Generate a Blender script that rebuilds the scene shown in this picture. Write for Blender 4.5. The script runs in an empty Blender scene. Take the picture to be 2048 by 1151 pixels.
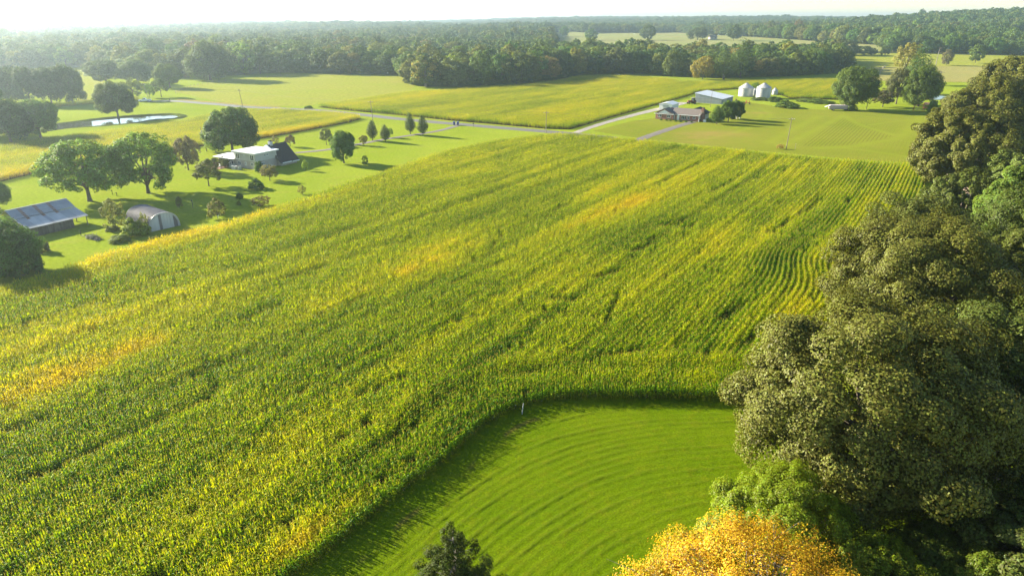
import bpy, math, random
import numpy as np
from mathutils import Vector, geometry as mgeo

SC = bpy.context.scene
COL = SC.collection
PI = math.pi

# ------------------------------------------------------------------ camera, sky, sun, exposure
CAM_H, FPX, HORIZON = 40.0, 1365.33, 36.0
PITCH = math.atan((575.5 - HORIZON) / FPX)
CP, SP = math.cos(PITCH), math.sin(PITCH)
cam_d = bpy.data.cameras.new('camera')
cam = bpy.data.objects.new('camera', cam_d)
COL.objects.link(cam)
cam.location = (0, 0, CAM_H)
cam.rotation_euler = (PI / 2 - PITCH, 0, 0)
cam_d.sensor_width = 36.0
cam_d.lens = 24.0
cam_d.clip_start = 0.5
cam_d.clip_end = 30000
SC.camera = cam

SUN_EL, SUN_AZ = math.radians(21), math.radians(-62)      # azimuth from +Y towards +X
world = bpy.data.worlds.new('World')
SC.world = world
world.use_nodes = True
wn = world.node_tree.nodes
wl = world.node_tree.links
sky = wn.new('ShaderNodeTexSky')
sky.sky_type = 'NISHITA'
sky.sun_disc = False
sky.sun_elevation = SUN_EL
sky.sun_rotation = SUN_AZ
sky.altitude = 200
sky.air_density = 1.0
sky.dust_density = 0.2
sky.ozone_density = 2.0
wn['Background'].inputs['Strength'].default_value = 0.06
wl.new(sky.outputs[0], wn['Background'].inputs['Color'])

sun_d = bpy.data.lights.new('sun', 'SUN')
sun_d.energy = 5.0
sun_d.angle = math.radians(0.6)
sun_d.color = (1.0, 0.91, 0.70)
sun = bpy.data.objects.new('sun', sun_d)
COL.objects.link(sun)
sdir = Vector((math.sin(SUN_AZ) * math.cos(SUN_EL), math.cos(SUN_AZ) * math.cos(SUN_EL), math.sin(SUN_EL)))
sun.rotation_euler = sdir.to_track_quat('Z', 'Y').to_euler()
sun.location = sdir * 200

vs = SC.view_settings
vs.view_transform = 'Standard'
vs.look = 'None'
vs.exposure = 2.05
vs.gamma = 1.0
vs.use_curve_mapping = False
SC.cycles.max_bounces = 8
SC.cycles.diffuse_bounces = 2
SC.cycles.transmission_bounces = 4
SC.cycles.volume_bounces = 1
SC.cycles.use_denoising = True

HAZE_DENSITY = 0.0002

# ------------------------------------------------------------------ terrain and surveying helpers
def sstep(a, b, x):
    t = np.clip((np.asarray(x, float) - a) / (b - a), 0, 1)
    return t * t * (3 - 2 * t)

def T(x, y):
    x = np.asarray(x, float); y = np.asarray(y, float)
    sx = sstep(-250, 250, x)
    z = 7 * sstep(520, 1100, y) * sx
    z = z + 16 * sstep(1100, 3000, y) * sstep(-1600, 900, x)
    z = z + 34 * np.exp(-(((x - 1150) / 520) ** 2 + ((y - 1420) / 420) ** 2))
    z = z + sstep(500, 1500, y) * 3.0 * np.sin(x * 0.006 + 1.3) * np.cos(y * 0.004)
    z = z + sstep(900, 2200, y) * 5.0 * np.sin(x * 0.0031 + y * 0.0017)
    return z

_t = np.concatenate([np.linspace(25, 700, 6000), np.geomspace(700, 9000, 9000)])

def P(px, py, z=0.0):
    """survey: the place on the ground (or z above it) seen at a pixel of the 2048 px photograph"""
    r = np.array([px - 1024, FPX * CP - (py - 575.5) * SP, -FPX * SP - (py - 575.5) * CP])
    if r[2] < 0:
        t = (z - CAM_H) / r[2]
        if r[1] * t < 500:
            return (r[0] * t, r[1] * t)
    r = r / np.linalg.norm(r)
    X, Y, Z = r[0] * _t, r[1] * _t, CAM_H + r[2] * _t
    hit = np.nonzero(Z < T(X, Y) + z)[0]
    i = hit[0] if len(hit) else len(_t) - 1
    return (X[i], Y[i])

def PP(pts, z=0.0):
    return [P(a, b, z) for a, b in pts]

def depth_of(x, y, z=0.0):
    return y * CP - (z - CAM_H) * SP

def proj(x, y, z):
    d = y * CP - (z - CAM_H) * SP
    u = y * SP + (z - CAM_H) * CP
    return 1024 + FPX * x / d, 575.5 - FPX * u / d

def in_poly(x, y, poly):
    x = np.asarray(x, float); y = np.asarray(y, float)
    c = np.zeros(x.shape, bool)
    n = len(poly)
    for i in range(n):
        x0, y0 = poly[i]; x1, y1 = poly[(i + 1) % n]
        if y0 == y1:
            continue
        m = ((y0 > y) != (y1 > y)) & (x < (x1 - x0) * (y - y0) / (y1 - y0) + x0)
        c ^= m
    return c

def dist_line(x, y, line):
    x = np.asarray(x, float); y = np.asarray(y, float)
    best = np.full(x.shape, 1e9)
    for (x0, y0), (x1, y1) in zip(line[:-1], line[1:]):
        dx, dy = x1 - x0, y1 - y0
        L2 = dx * dx + dy * dy + 1e-12
        t = np.clip(((x - x0) * dx + (y - y0) * dy) / L2, 0, 1)
        best = np.minimum(best, np.hypot(x - x0 - t * dx, y - y0 - t * dy))
    return best

def smooth_line(pts, step):
    """Catmull-Rom through pts, resampled to equal steps"""
    p = np.array(pts, float)
    q = [p[0] * 2 - p[1]] + list(p) + [p[-1] * 2 - p[-2]]
    out = []
    for i in range(1, len(q) - 2):
        for t in np.linspace(0, 1, 24, endpoint=False):
            a, b, c, d = q[i - 1], q[i], q[i + 1], q[i + 2]
            out.append(0.5 * ((2 * b) + (-a + c) * t + (2 * a - 5 * b + 4 * c - d) * t * t + (-a + 3 * b - 3 * c + d) * t ** 3))
    out.append(p[-1])
    out = np.array(out)
    s = np.concatenate([[0], np.cumsum(np.hypot(*np.diff(out, axis=0).T))])
    n = max(2, int(s[-1] / step))
    ss = np.linspace(0, s[-1], n)
    return np.stack([np.interp(ss, s, out[:, 0]), np.interp(ss, s, out[:, 1])], 1)

class VNoise:
    """value noise over a lattice, for laying things out"""
    def __init__(self, seed):
        self.g = np.random.default_rng(seed).random((64, 64))
    def __call__(self, x, y):
        x = np.asarray(x, float); y = np.asarray(y, float)
        xi, yi = np.floor(x).astype(int), np.floor(y).astype(int)
        fx, fy = x - xi, y - yi
        fx = fx * fx * (3 - 2 * fx); fy = fy * fy * (3 - 2 * fy)
        g = self.g
        a, b = g[xi % 64, yi % 64], g[(xi + 1) % 64, yi % 64]
        c, d = g[xi % 64, (yi + 1) % 64], g[(xi + 1) % 64, (yi + 1) % 64]
        return (a * (1 - fx) + b * fx) * (1 - fy) + (c * (1 - fx) + d * fx) * fy

# ------------------------------------------------------------------ mesh helpers
def np_mesh(name, V, F, mat=None, smooth=False):
    """V (n,3), F (m,k) with one k"""
    V = np.ascontiguousarray(V, np.float32); F = np.ascontiguousarray(F, np.int32)
    me = bpy.data.meshes.new(name)
    m, k = F.shape
    me.vertices.add(len(V)); me.vertices.foreach_set('co', V.ravel())
    me.loops.add(m * k); me.loops.foreach_set('vertex_index', F.ravel())
    me.polygons.add(m); me.polygons.foreach_set('loop_start', np.arange(0, m * k, k, dtype=np.int32))
    if smooth:
        me.polygons.foreach_set('use_smooth', np.ones(m, bool))
    if mat:
        me.materials.append(mat)
    me.update(calc_edges=True)
    return me

class MB:
    """collects boxes, quads and tubes into one mesh"""
    def __init__(s):
        s.v, s.f = [], []
    def add(s, vs_, fs):
        o = len(s.v); s.v += [tuple(v) for v in vs_]; s.f += [tuple(i + o for i in f) for f in fs]; return s
    def box(s, x0, x1, y0, y1, z0, z1):
        return s.add([(x0, y0, z0), (x1, y0, z0), (x1, y1, z0), (x0, y1, z0), (x0, y0, z1), (x1, y0, z1), (x1, y1, z1), (x0, y1, z1)],
                     [(0, 3, 2, 1), (4, 5, 6, 7), (0, 1, 5, 4), (1, 2, 6, 5), (2, 3, 7, 6), (3, 0, 4, 7)])
    def slab(s, top, th):
        """a closed plate: polygon of 3-D points, th thick downwards"""
        n = len(top)
        low = [(x, y, z - th) for x, y, z in top]
        return s.add(list(top) + low, [tuple(range(n)), tuple(range(2 * n - 1, n - 1, -1))] + [(i, i + n, (i + 1) % n + n, (i + 1) % n) for i in range(n)])
    def prism(s, poly, axis, a, b):
        """2-D polygon swept along an axis: axis 'x' takes (y,z), 'y' takes (x,z)"""
        mk = (lambda p, t: (t, p[0], p[1])) if axis == 'x' else (lambda p, t: (p[0], t, p[1]))
        n = len(poly)
        return s.add([mk(p, a) for p in poly] + [mk(p, b) for p in poly],
                     [tuple(range(n - 1, -1, -1)), tuple(range(n, 2 * n))] + [(i, (i + 1) % n, (i + 1) % n + n, i + n) for i in range(n)])
    def tube(s, pts, radii, sides=6, cap=True):
        pts = [Vector(p) for p in pts]
        o = len(s.v)
        for i, p in enumerate(pts):
            d = (pts[min(i + 1, len(pts) - 1)] - pts[max(i - 1, 0)]).normalized()
            a = d.orthogonal().normalized(); b = d.cross(a)
            for k in range(sides):
                t = 2 * PI * k / sides
                s.v.append(tuple(p + (a * math.cos(t) + b * math.sin(t)) * radii[i]))
        for i in range(len(pts) - 1):
            for k in range(sides):
                k2 = (k + 1) % sides
                s.f.append((o + i * sides + k, o + i * sides + k2, o + (i + 1) * sides + k2, o + (i + 1) * sides + k))
        if cap:
            s.f.append(tuple(o + k for k in range(sides - 1, -1, -1)))
            s.f.append(tuple(o + (len(pts) - 1) * sides + k for k in range(sides)))
        return s
    def lathe(s, prof, n=24, cx=0, cy=0):
        o = len(s.v)
        for r, z in prof:
            for k in range(n):
                t = 2 * PI * k / n
                s.v.append((cx + r * math.cos(t), cy + r * math.sin(t), z))
        for i in range(len(prof) - 1):
            for k in range(n):
                k2 = (k + 1) % n
                s.f.append((o + i * n + k, o + i * n + k2, o + (i + 1) * n + k2, o + (i + 1) * n + k))
        return s
    def mesh(s, name, mat=None, smooth=False):
        me = bpy.data.meshes.new(name)
        me.from_pydata(s.v, [], s.f)
        if smooth:
            me.polygons.foreach_set('use_smooth', [True] * len(me.polygons))
        if mat:
            me.materials.append(mat)
        me.update()
        return me
    def build(s, name, mat, parent=None, smooth=False):
        return link(name, s.mesh(name, mat, smooth), parent)

def link(name, data, parent=None):
    o = bpy.data.objects.new(name, data)
    COL.objects.link(o)
    if parent is not None:
        o.parent = parent
    return o

def tag(o, label=None, cat=None, group=None, kind=None):
    if label: o['label'] = label
    if cat: o['category'] = cat
    if group: o['group'] = group
    if kind: o['kind'] = kind
    return o

def thing(name, label, cat, loc=(0, 0, 0), rot=0.0, group=None, scale=None):
    o = link(name, None)
    o.location = loc; o.rotation_euler = (0, 0, rot)
    if scale: o.scale = scale
    return tag(o, label, cat, group)

# ------------------------------------------------------------------ materials
def new_mat(name):
    m = bpy.data.materials.new(name); m.use_nodes = True
    return m, m.node_tree.nodes, m.node_tree.links, m.node_tree.nodes['Principled BSDF']

def N(nodes, typ, **kw):
    n = nodes.new(typ)
    for k, v in kw.items():
        if isinstance(k, str) and hasattr(n, k): setattr(n, k, v)
    return n

def noise(nodes, links, vec, scale, detail=3.0, rough=0.6):
    n = nodes.new('ShaderNodeTexNoise')
    n.inputs['Scale'].default_value = scale; n.inputs['Detail'].default_value = detail; n.inputs['Roughness'].default_value = rough
    if vec is not None: links.new(vec, n.inputs['Vector'])
    return n.outputs['Fac']

def ramp(nodes, links, fac, stops):
    r = nodes.new('ShaderNodeValToRGB')
    e = r.color_ramp.elements
    while len(e) < len(stops): e.new(0.5)
    for i, (p, c) in enumerate(stops):
        e[i].position = p; e[i].color = (*c, 1)
    links.new(fac, r.inputs['Fac'])
    return r.outputs['Color']

def mixc(nodes, links, fac, a, b, blend='MIX'):
    m = nodes.new('ShaderNodeMix'); m.data_type = 'RGBA'; m.blend_type = blend
    for sock, v in ((m.inputs[0], fac), (m.inputs[6], a), (m.inputs[7], b)):
        if hasattr(v, 'is_linked') or hasattr(v, 'links'): links.new(v, sock)
        elif isinstance(v, (int, float)): sock.default_value = v
        else: sock.default_value = (*v, 1)
    return m.outputs[2]

def math_(nodes, links, op, a, b=0.0, c=None, clamp=False):
    m = nodes.new('ShaderNodeMath'); m.operation = op; m.use_clamp = clamp
    for sock, v in zip(m.inputs, (a, b, c)):
        if v is None: continue
        if hasattr(v, 'links'): links.new(v, sock)
        else: sock.default_value = v
    return m.outputs[0]

def bump(nodes, links, height, bsdf, strength=0.5, dist=0.1):
    b = nodes.new('ShaderNodeBump'); b.inputs['Strength'].default_value = strength; b.inputs['Distance'].default_value = dist
    links.new(height, b.inputs['Height']); links.new(b.outputs[0], bsdf.inputs['Normal'])

def world_pos(nodes):
    return nodes.new('ShaderNodeNewGeometry').outputs['Position']

def solid(name, c, rough=0.6, var=0.12, scale=3.0, metal=0.0, spec=0.4, bumps=0.0):
    m, n, l, b = new_mat(name)
    tc = n.new('ShaderNodeTexCoord').outputs['Object']
    f = noise(n, l, tc, scale, 4)
    lo = tuple(x * (1 - var) for x in c); hi = tuple(min(1, x * (1 + var)) for x in c)
    l.new(ramp(n, l, f, [(0.3, lo), (0.7, hi)]), b.inputs['Base Color'])
    b.inputs['Roughness'].default_value = rough; b.inputs['Metallic'].default_value = metal
    b.inputs['Specular IOR Level'].default_value = spec
    if bumps: bump(n, l, noise(n, l, tc, scale * 6), b, bumps, 0.02)
    return m

def leafy(name, tint=None, var=0.45, trans=0.3, rough=0.6, spec=0.12, dapple=0.4):
    """leaves: colour from the object (or a ramp over a random per instance), differing leaf by leaf"""
    m, n, l, b = new_mat(name)
    oi = n.new('ShaderNodeObjectInfo')
    geo = n.new('ShaderNodeNewGeometry')
    if tint is None: base = oi.outputs['Color']
    else: base = ramp(n, l, oi.outputs['Random'], tint)
    k = math_(n, l, 'MULTIPLY_ADD', geo.outputs['Random Per Island'], var * 2, 1 - var)
    f = noise(n, l, geo.outputs['Position'], 0.35, 2)
    k2 = math_(n, l, 'MULTIPLY_ADD', f, dapple * 2, 1 - dapple)
    kk = math_(n, l, 'MULTIPLY', k, k2)
    vm = n.new('ShaderNodeVectorMath'); vm.operation = 'SCALE'
    l.new(base, vm.inputs[0]); l.new(kk, vm.inputs['Scale'])
    hs = n.new('ShaderNodeHueSaturation')
    l.new(math_(n, l, 'MULTIPLY_ADD', geo.outputs['Random Per Island'], 0.05, 0.475), hs.inputs['Hue'])
    l.new(vm.outputs[0], hs.inputs['Color'])
    l.new(hs.outputs[0], b.inputs['Base Color'])
    b.inputs['Roughness'].default_value = rough; b.inputs['Specular IOR Level'].default_value = spec
    tr = n.new('ShaderNodeBsdfTranslucent')
    l.new(mixc(n, l, 1.0, hs.outputs[0], (1.5, 1.4, 0.6), 'MULTIPLY'), tr.inputs['Color'])
    mx = n.new('ShaderNodeMixShader'); mx.inputs[0].default_value = trans
    l.new(b.outputs[0], mx.inputs[1]); l.new(tr.outputs[0], mx.inputs[2])
    l.new(mx.outputs[0], n['Material Output'].inputs['Surface'])
    return m

def grass(name, c1, c2, c3, s1=0.05, s2=0.6, fine=7.0, bstr=0.6, bdist=0.12, stretch=None):
    """turf: c1..c2 patches, c3 dry or weedy bits"""
    m, n, l, b = new_mat(name)
    pos = world_pos(n)
    vec = pos
    if stretch:
        mp = n.new('ShaderNodeMapping'); mp.vector_type = 'TEXTURE'
        mp.inputs['Rotation'].default_value = (0, 0, stretch[0]); mp.inputs['Scale'].default_value = (stretch[1], 1, 1)
        l.new(pos, mp.inputs['Vector']); vec = mp.outputs[0]
    a = noise(n, l, pos, s1, 4, 0.6)
    q = noise(n, l, vec, s2, 4, 0.65)
    f = noise(n, l, vec, fine, 3, 0.7)
    col = mixc(n, l, ramp(n, l, a, [(0.35, (0, 0, 0)), (0.65, (1, 1, 1))]), c1, c2)
    col = mixc(n, l, ramp(n, l, q, [(0.5, (0, 0, 0)), (0.75, (.8, .8, .8))]), col, c3)
    col = mixc(n, l, 1.0, col, ramp(n, l, f, [(0.3, (.6, .6, .6)), (0.7, (1.35, 1.35, 1.35))]), 'MULTIPLY')
    l.new(col, b.inputs['Base Color'])
    b.inputs['Roughness'].default_value = 1.0; b.inputs['Specular IOR Level'].default_value = 0.0
    h = math_(n, l, 'ADD', f, math_(n, l, 'MULTIPLY', q, 1.5))
    bump(n, l, h, b, bstr, bdist)
    return m, n, l, b, col

M = {}
M['lawn'] = grass('lawn_turf', (.185, .245, .018), (.23, .28, .024), (.25, .255, .04), .03, .35, 5.0, .7, .14, (math.radians(20), 4.0))[0]
M['pasture'] = grass('pasture_turf', (.225, .255, .03), (.25, .255, .04), (.275, .235, .06), .02, .2, 1.6, .7, .25, (math.radians(10), 3.0))[0]
M['farfield'] = grass('far_field_turf', (.19, .22, .07), (.24, .23, .09), (.27, .23, .11), .008, .05, .6, .3, .2)[0]
M['tanfield'] = grass('dry_field_turf', (.24, .225, .07), (.27, .235, .08), (.22, .23, .06), .01, .08, .9, .3, .2)[0]
M['verge'] = grass('dry_verge', (.30, .20, .09), (.34, .22, .10), (.22, .22, .05), .1, .6, 3, .6, .15)[0]
M['floor'] = grass('leaf_litter', (.05, .05, .02), (.04, .06, .02), (.06, .045, .025), .1, .6, 2, .5, .2)[0]
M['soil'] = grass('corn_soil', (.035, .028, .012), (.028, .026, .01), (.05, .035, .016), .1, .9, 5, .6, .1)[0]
M['bank'] = grass('pond_bank', (.07, .10, .02), (.09, .11, .025), (.09, .08, .035), .1, .9, 4, .7, .2)[0]
M['asphalt'] = solid('asphalt', (.10, .097, .095), .9, .15, .5, bumps=.3)
M['gravel'] = solid('gravel', (.27, .24, .21), .95, .25, 1.2, bumps=.6)
M['pinkgravel'] = solid('pink_gravel', (.46, .34, .27), .95, .3, 1.5, bumps=.6)
M['drive'] = solid('grey_drive', (.13, .11, .10), .9, .2, .8, bumps=.3)
M['wood'] = solid('pole_wood', (.24, .19, .15), .85, .2, 4)
M['bark'] = solid('bark', (.11, .085, .065), .9, .35, 3, bumps=.5)
M['greybark'] = solid('grey_bark', (.22, .19, .17), .9, .3, 3, bumps=.5)
M['white'] = solid('white_paint', (.78, .77, .74), .5, .04)
M['trim'] = solid('white_trim', (.82, .82, .80), .5, .03)
M['glass'] = solid('window_glass', (.03, .04, .05), .08, .2, .5, spec=.8)
M['dark'] = solid('dark_iron', (.03, .03, .032), .6, .3)
M['rubber'] = solid('rubber', (.02, .02, .02), .8, .3)

def leaf_mats():
    M['leaf'] = leafy('tree_leaf', trans=.38)
    M['oakleaf'] = leafy('oak_leaf', var=.45, trans=.14, rough=.5, spec=.13, dapple=.4)
    M['goldleaf'] = leafy('gold_leaf', var=.4, trans=.4, rough=.5, spec=.25, dapple=.35)
    fr = [(0.0, (.06, .105, .024)), (0.25, (.09, .145, .03)), (0.5, (.115, .155, .038)), (0.7, (.075, .13, .042)), (0.86, (.16, .21, .042)), (0.96, (.17, .19, .05)), (1.0, (.14, .13, .055))]
    M['forestleaf'] = leafy('forest_leaf', tint=fr, var=.4, trans=.25, dapple=.45)
leaf_mats()

# ------------------------------------------------------------------ ground
def grid_mesh(name, xs, ys, zf, mat):
    X, Y = np.meshgrid(xs, ys)
    V = np.stack([X.ravel(), Y.ravel(), zf(X.ravel(), Y.ravel())], 1)
    nx, ny = len(xs), len(ys)
    i = np.arange(nx * ny).reshape(ny, nx)
    F = np.stack([i[:-1, :-1].ravel(), i[:-1, 1:].ravel(), i[1:, 1:].ravel(), i[1:, :-1].ravel()], 1)
    return np_mesh(name, V, F, mat, True)

xs = np.unique(np.concatenate([np.arange(-600, 601, 30), np.arange(-6600, -600, 200), np.arange(800, 6801, 200)]))
ys_n = np.concatenate([[-300, -100], np.arange(0, 641, 20)])
ys_f = np.unique(np.concatenate([np.arange(640, 2001, 40), np.arange(2100, 8001, 200)]))
tag(link('ground', grid_mesh('ground', xs, ys_n, lambda x, y: T(x, y), M['lawn'])), 'bright green grass ground of the farmyards', kind='structure')
tag(link('terrain', grid_mesh('terrain', xs, ys_f, lambda x, y: T(x, y), M['floor'])), 'wooded country rolling to the horizon', kind='structure')

def sheet(name, poly, mat, lift, label=None, conform=False, step=30.0):
    """a thin ground sheet over a polygon of (x, y)"""
    if not conform:
        me = bpy.data.meshes.new(name)
        tri = mgeo.tessellate_polygon([[Vector((x, y, 0)) for x, y in poly]])
        V = [(x, y, lift) for x, y in poly]
        F = []
        for a, b, c in tri:
            (x0, y0, _), (x1, y1, _), (x2, y2, _) = V[a], V[b], V[c]
            F.append((a, b, c) if (x1 - x0) * (y2 - y0) - (x2 - x0) * (y1 - y0) > 0 else (a, c, b))
        me.from_pydata(V, [], F); me.materials.append(mat); me.update()
    else:
        b = np.array(poly)
        gx = np.arange(b[:, 0].min(), b[:, 0].max(), step); gy = np.arange(b[:, 1].min(), b[:, 1].max(), step)
        X, Y = np.meshgrid(gx, gy); X, Y = X.ravel(), Y.ravel()
        k = in_poly(X, Y, poly)
        edge = []
        for (x0, y0), (x1, y1) in zip(poly, poly[1:] + poly[:1]):
            nseg = max(1, int(math.hypot(x1 - x0, y1 - y0) / step))
            edge += [(x0 + (x1 - x0) * i / nseg, y0 + (y1 - y0) * i / nseg) for i in range(nseg)]
        ne = len(edge)
        pts = [Vector(p) for p in edge] + [Vector((a, c)) for a, c in zip(X[k], Y[k])]
        v, e, f, *_ = mgeo.delaunay_2d_cdt(pts, [(i, (i + 1) % ne) for i in range(ne)], [list(range(ne))], 1, 1e-4)
        vx = np.array([p.x for p in v]); vy = np.array([p.y for p in v])
        vz = T(vx, vy) + lift
        me = bpy.data.meshes.new(name)
        me.from_pydata(list(zip(vx, vy, vz)), [], [tuple(q) for q in f]); me.materials.append(mat); me.update()
    return tag(link(name, me), label, kind='structure')

def strip(name, line, width, mat, lift, label=None, step=3.0):
    """road or path along a centre line, slightly crowned"""
    c = smooth_line(line, step)
    d = np.gradient(c, axis=0); d /= np.linalg.norm(d, axis=1)[:, None]
    nrm = np.stack([-d[:, 1], d[:, 0]], 1)
    rng = np.random.default_rng(len(c))
    offs = np.array([-.5, -.25, 0, .25, .5])
    zo = np.array([0, .03, .05, .03, 0]) + lift
    w = width if np.ndim(width) else np.full(len(c), width)
    V = []
    for j in range(len(c)):
        for k in range(5):
            wob = (rng.random() - .5) * .35 if k in (0, 4) else 0
            q = c[j] + nrm[j] * (offs[k] * w[j] + wob)
            V.append((q[0], q[1], T(q[0], q[1]) + zo[k]))
    i = np.arange(len(c) * 5).reshape(-1, 5)
    F = np.stack([i[:-1, :-1].ravel(), i[1:, :-1].ravel(), i[1:, 1:].ravel(), i[:-1, 1:].ravel()], 1)[:, ::-1]
    return tag(link(name, np_mesh(name, np.array(V), F, mat, True)), label, kind='structure')

# pastures and far fields
sheet('pasture', PP([(345, 183), (380, 172), (430, 163), (500, 156), (560, 149), (640, 147), (720, 151), (815, 153), (830, 172), (820, 182), (740, 194), (650, 207), (600, 212), (500, 212), (420, 200)]), M['pasture'], .012, 'pale yellow green pasture below the woods')
sheet('side_pasture', PP([(155, 204), (150, 140), (178, 136), (192, 158), (240, 172), (240, 196), (200, 200)]), M['pasture'], .012, 'pale pasture seen between two clumps of trees', True)
FIELD_A = [(1098, 66), (1130, 63), (1200, 68), (1290, 66), (1350, 65), (1420, 70), (1500, 74), (1620, 82), (1765, 91), (1770, 103), (1600, 106), (1480, 103), (1300, 94), (1105, 90)]
FIELD_B = [(1672, 109), (1780, 107), (1850, 108), (1930, 110), (2080, 113), (2080, 134), (1870, 133), (1690, 136)]
FIELD_C = [(1690, 136), (1870, 133), (2080, 134), (2080, 166), (1860, 164), (1690, 160)]
FIELD_D = [(1650, 94), (1700, 89), (1765, 92), (1765, 101), (1660, 104)]
sheet('far_field', PP(FIELD_A), M['farfield'], .15, 'pale hay field far off beyond the tree line', True)
sheet('green_pasture', PP(FIELD_B), M['pasture'], .1, 'pale green pasture beyond the yard trees', True)
sheet('tan_pasture', PP(FIELD_C), M['tanfield'], .1, 'dry tan pasture band beyond the small pond', True)
sheet('house_clearing', PP([(2010, 73), (2090, 68), (2090, 86), (2020, 88)]), M['tanfield'], .2, 'tan clearing on the wooded hill', True)

# the mown lawn in the corner of the corn, with rows of clippings
LAWN_EDGE_PX = [(480, 1250), (608, 1144), (694, 1082), (764, 1023), (819, 980), (881, 938), (936, 887), (975, 853), (1026, 826), (1069, 811), (1127, 803), (1186, 801), (1303, 801), (1397, 803), (1500, 806), (1600, 810)]
lawn_edge = smooth_line(PP(LAWN_EDGE_PX), 1.0)
lawn_poly = [tuple(q) for q in lawn_edge] + PP([(1720, 780), (1900, 700), (2300, 700), (2300, 1500)]) + PP([(500, 1500)])
def lawn_sd(x, y):
    d = dist_line(x, y, [tuple(q) for q in lawn_edge[::2]])
    return np.where(in_poly(x, y, lawn_poly), d, -d)
vn1, vn2, vn3 = VNoise(3), VNoise(4), VNoise(5)

gx = np.arange(-26, 75, .2); gy = np.arange(20, 76, .2)
X, Y = np.meshgrid(gx, gy); X, Y = X.ravel(), Y.ravel()
sd = lawn_sd(X, Y)
# ridges of clippings follow the corn edge, broken and uneven; a wider gap where the mower turned wide
e1a, e1b = np.array(P(608, 1144)), np.array(P(975, 853)); e2a, e2b = np.array(P(1127, 803)), np.array(P(1397, 803))
def side_dist(a, b):
    t = (b - a) / np.linalg.norm(b - a)
    return (X - a[0]) * t[1] - (Y - a[1]) * t[0]
d1, d2 = side_dist(e1a, e1b), side_dist(e2a, e2b)
kk = .16
sdr = -np.logaddexp(-kk * d1, -kk * d2) / kk            # swaths round the corner in a wide bend
wv = sdr + .25 * (vn1(X * .25, Y * .25) - .5) + .05 * (vn2(X * .9, Y * .9) - .5)
ph = (wv / .82) % 1.0
ridge = np.exp(-((ph - .5) / .11) ** 2) * sstep(1.8, 3.2, sd)
swath = np.floor(wv / .82)
fade = np.clip(.35 + 1.0 * (vn3(X * .22 + swath * 3.7, Y * .22 + swath * 1.9) - .2), 0, 1) * (.45 + .6 * VNoise(21)(swath * .9, swath * .37)) * (1 - .6 * sstep(20, 36, sd)) * (1 - .45 * sstep(5, 40, X))
hz = .115 * ridge * fade * (.6 + .8 * vn2(X * 2.2, Y * 2.2)) + .012 * vn1(X * 3.1 + 7, Y * 3.1) + .03 * vn2(X * .5, Y * .5)
nx, ny = len(gx), len(gy)
idx = np.arange(nx * ny).reshape(ny, nx)
F = np.stack([idx[:-1, :-1].ravel(), idx[:-1, 1:].ravel(), idx[1:, 1:].ravel(), idx[1:, :-1].ravel()], 1)
DRIVE = PP([(1893, 340), (1915, 355), (1990, 430), (2100, 540), (2170, 700), (2150, 900), (2110, 1050), (2075, 1110), (2010, 1190)])
drv = dist_line(X, Y, [tuple(q) for q in smooth_line(DRIVE, 2.0)])
F = F[(sd[F].max(1) > -1.5) & (drv[F].min(1) > 1.5)]
used = np.unique(F); remap = np.zeros(nx * ny, np.int32); remap[used] = np.arange(len(used))
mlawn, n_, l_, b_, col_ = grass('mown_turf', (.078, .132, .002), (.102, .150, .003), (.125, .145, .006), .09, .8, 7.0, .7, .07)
def attr_node(n, name, typ='GEOMETRY'):
    a = n.new('ShaderNodeAttribute'); a.attribute_type = typ; a.attribute_name = name
    return a.outputs['Fac']
cc = mixc(n_, l_, math_(n_, l_, 'MULTIPLY', attr_node(n_, 'clip'), .65), col_, (.06, .07, .008))  # clip: shade lines beside the clipping ridges, painted into the turf colour
cc = mixc(n_, l_, attr_node(n_, 'dirt'), cc, (.12, .065, .03))
l_.new(cc, b_.inputs['Base Color'])
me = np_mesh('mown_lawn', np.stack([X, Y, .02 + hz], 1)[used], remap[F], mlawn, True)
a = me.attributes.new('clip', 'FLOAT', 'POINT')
shady = np.exp(-((ph - .38) / .14) ** 2) * sstep(1.8, 3.2, sd) * fade  # painted shade line offset to one side of each ridge
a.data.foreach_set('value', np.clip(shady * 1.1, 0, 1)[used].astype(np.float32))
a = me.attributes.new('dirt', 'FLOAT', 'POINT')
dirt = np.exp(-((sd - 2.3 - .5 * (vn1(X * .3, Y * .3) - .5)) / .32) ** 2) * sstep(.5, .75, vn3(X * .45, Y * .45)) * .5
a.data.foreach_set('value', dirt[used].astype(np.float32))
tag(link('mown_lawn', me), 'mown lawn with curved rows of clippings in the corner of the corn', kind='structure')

# the big mown field by the brick house
RF = PP([(1185, 262), (1260, 243), (1310, 236), (1420, 222), (1500, 205), (1560, 214), (1680, 222), (1740, 222), (1860, 222), (1900, 250), (1880, 330), (1830, 326), (1700, 318), (1500, 300), (1300, 280)])
ld = np.array(P(1700, 240)) - np.array(P(1640, 290)); LDIR = math.atan2(ld[1], ld[0])
mrf, n_, l_, b_, col_ = grass('hay_turf', (.155, .185, .018), (.19, .205, .024), (.21, .19, .036), .03, .3, 4.0, .6, .12)
mp = n_.new('ShaderNodeMapping'); mp.vector_type = 'POINT'; mp.inputs['Rotation'].default_value = (0, 0, -LDIR)
l_.new(world_pos(n_), mp.inputs['Vector'])
sep = n_.new('ShaderNodeSeparateXYZ'); l_.new(mp.outputs[0], sep.inputs[0])
wob = noise(n_, l_, world_pos(n_), .25, 2)
yy = math_(n_, l_, 'ADD', sep.outputs['Y'], math_(n_, l_, 'MULTIPLY', wob, .5))
sw = math_(n_, l_, 'SINE', math_(n_, l_, 'MULTIPLY', yy, 2 * PI / 1.2))
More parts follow.
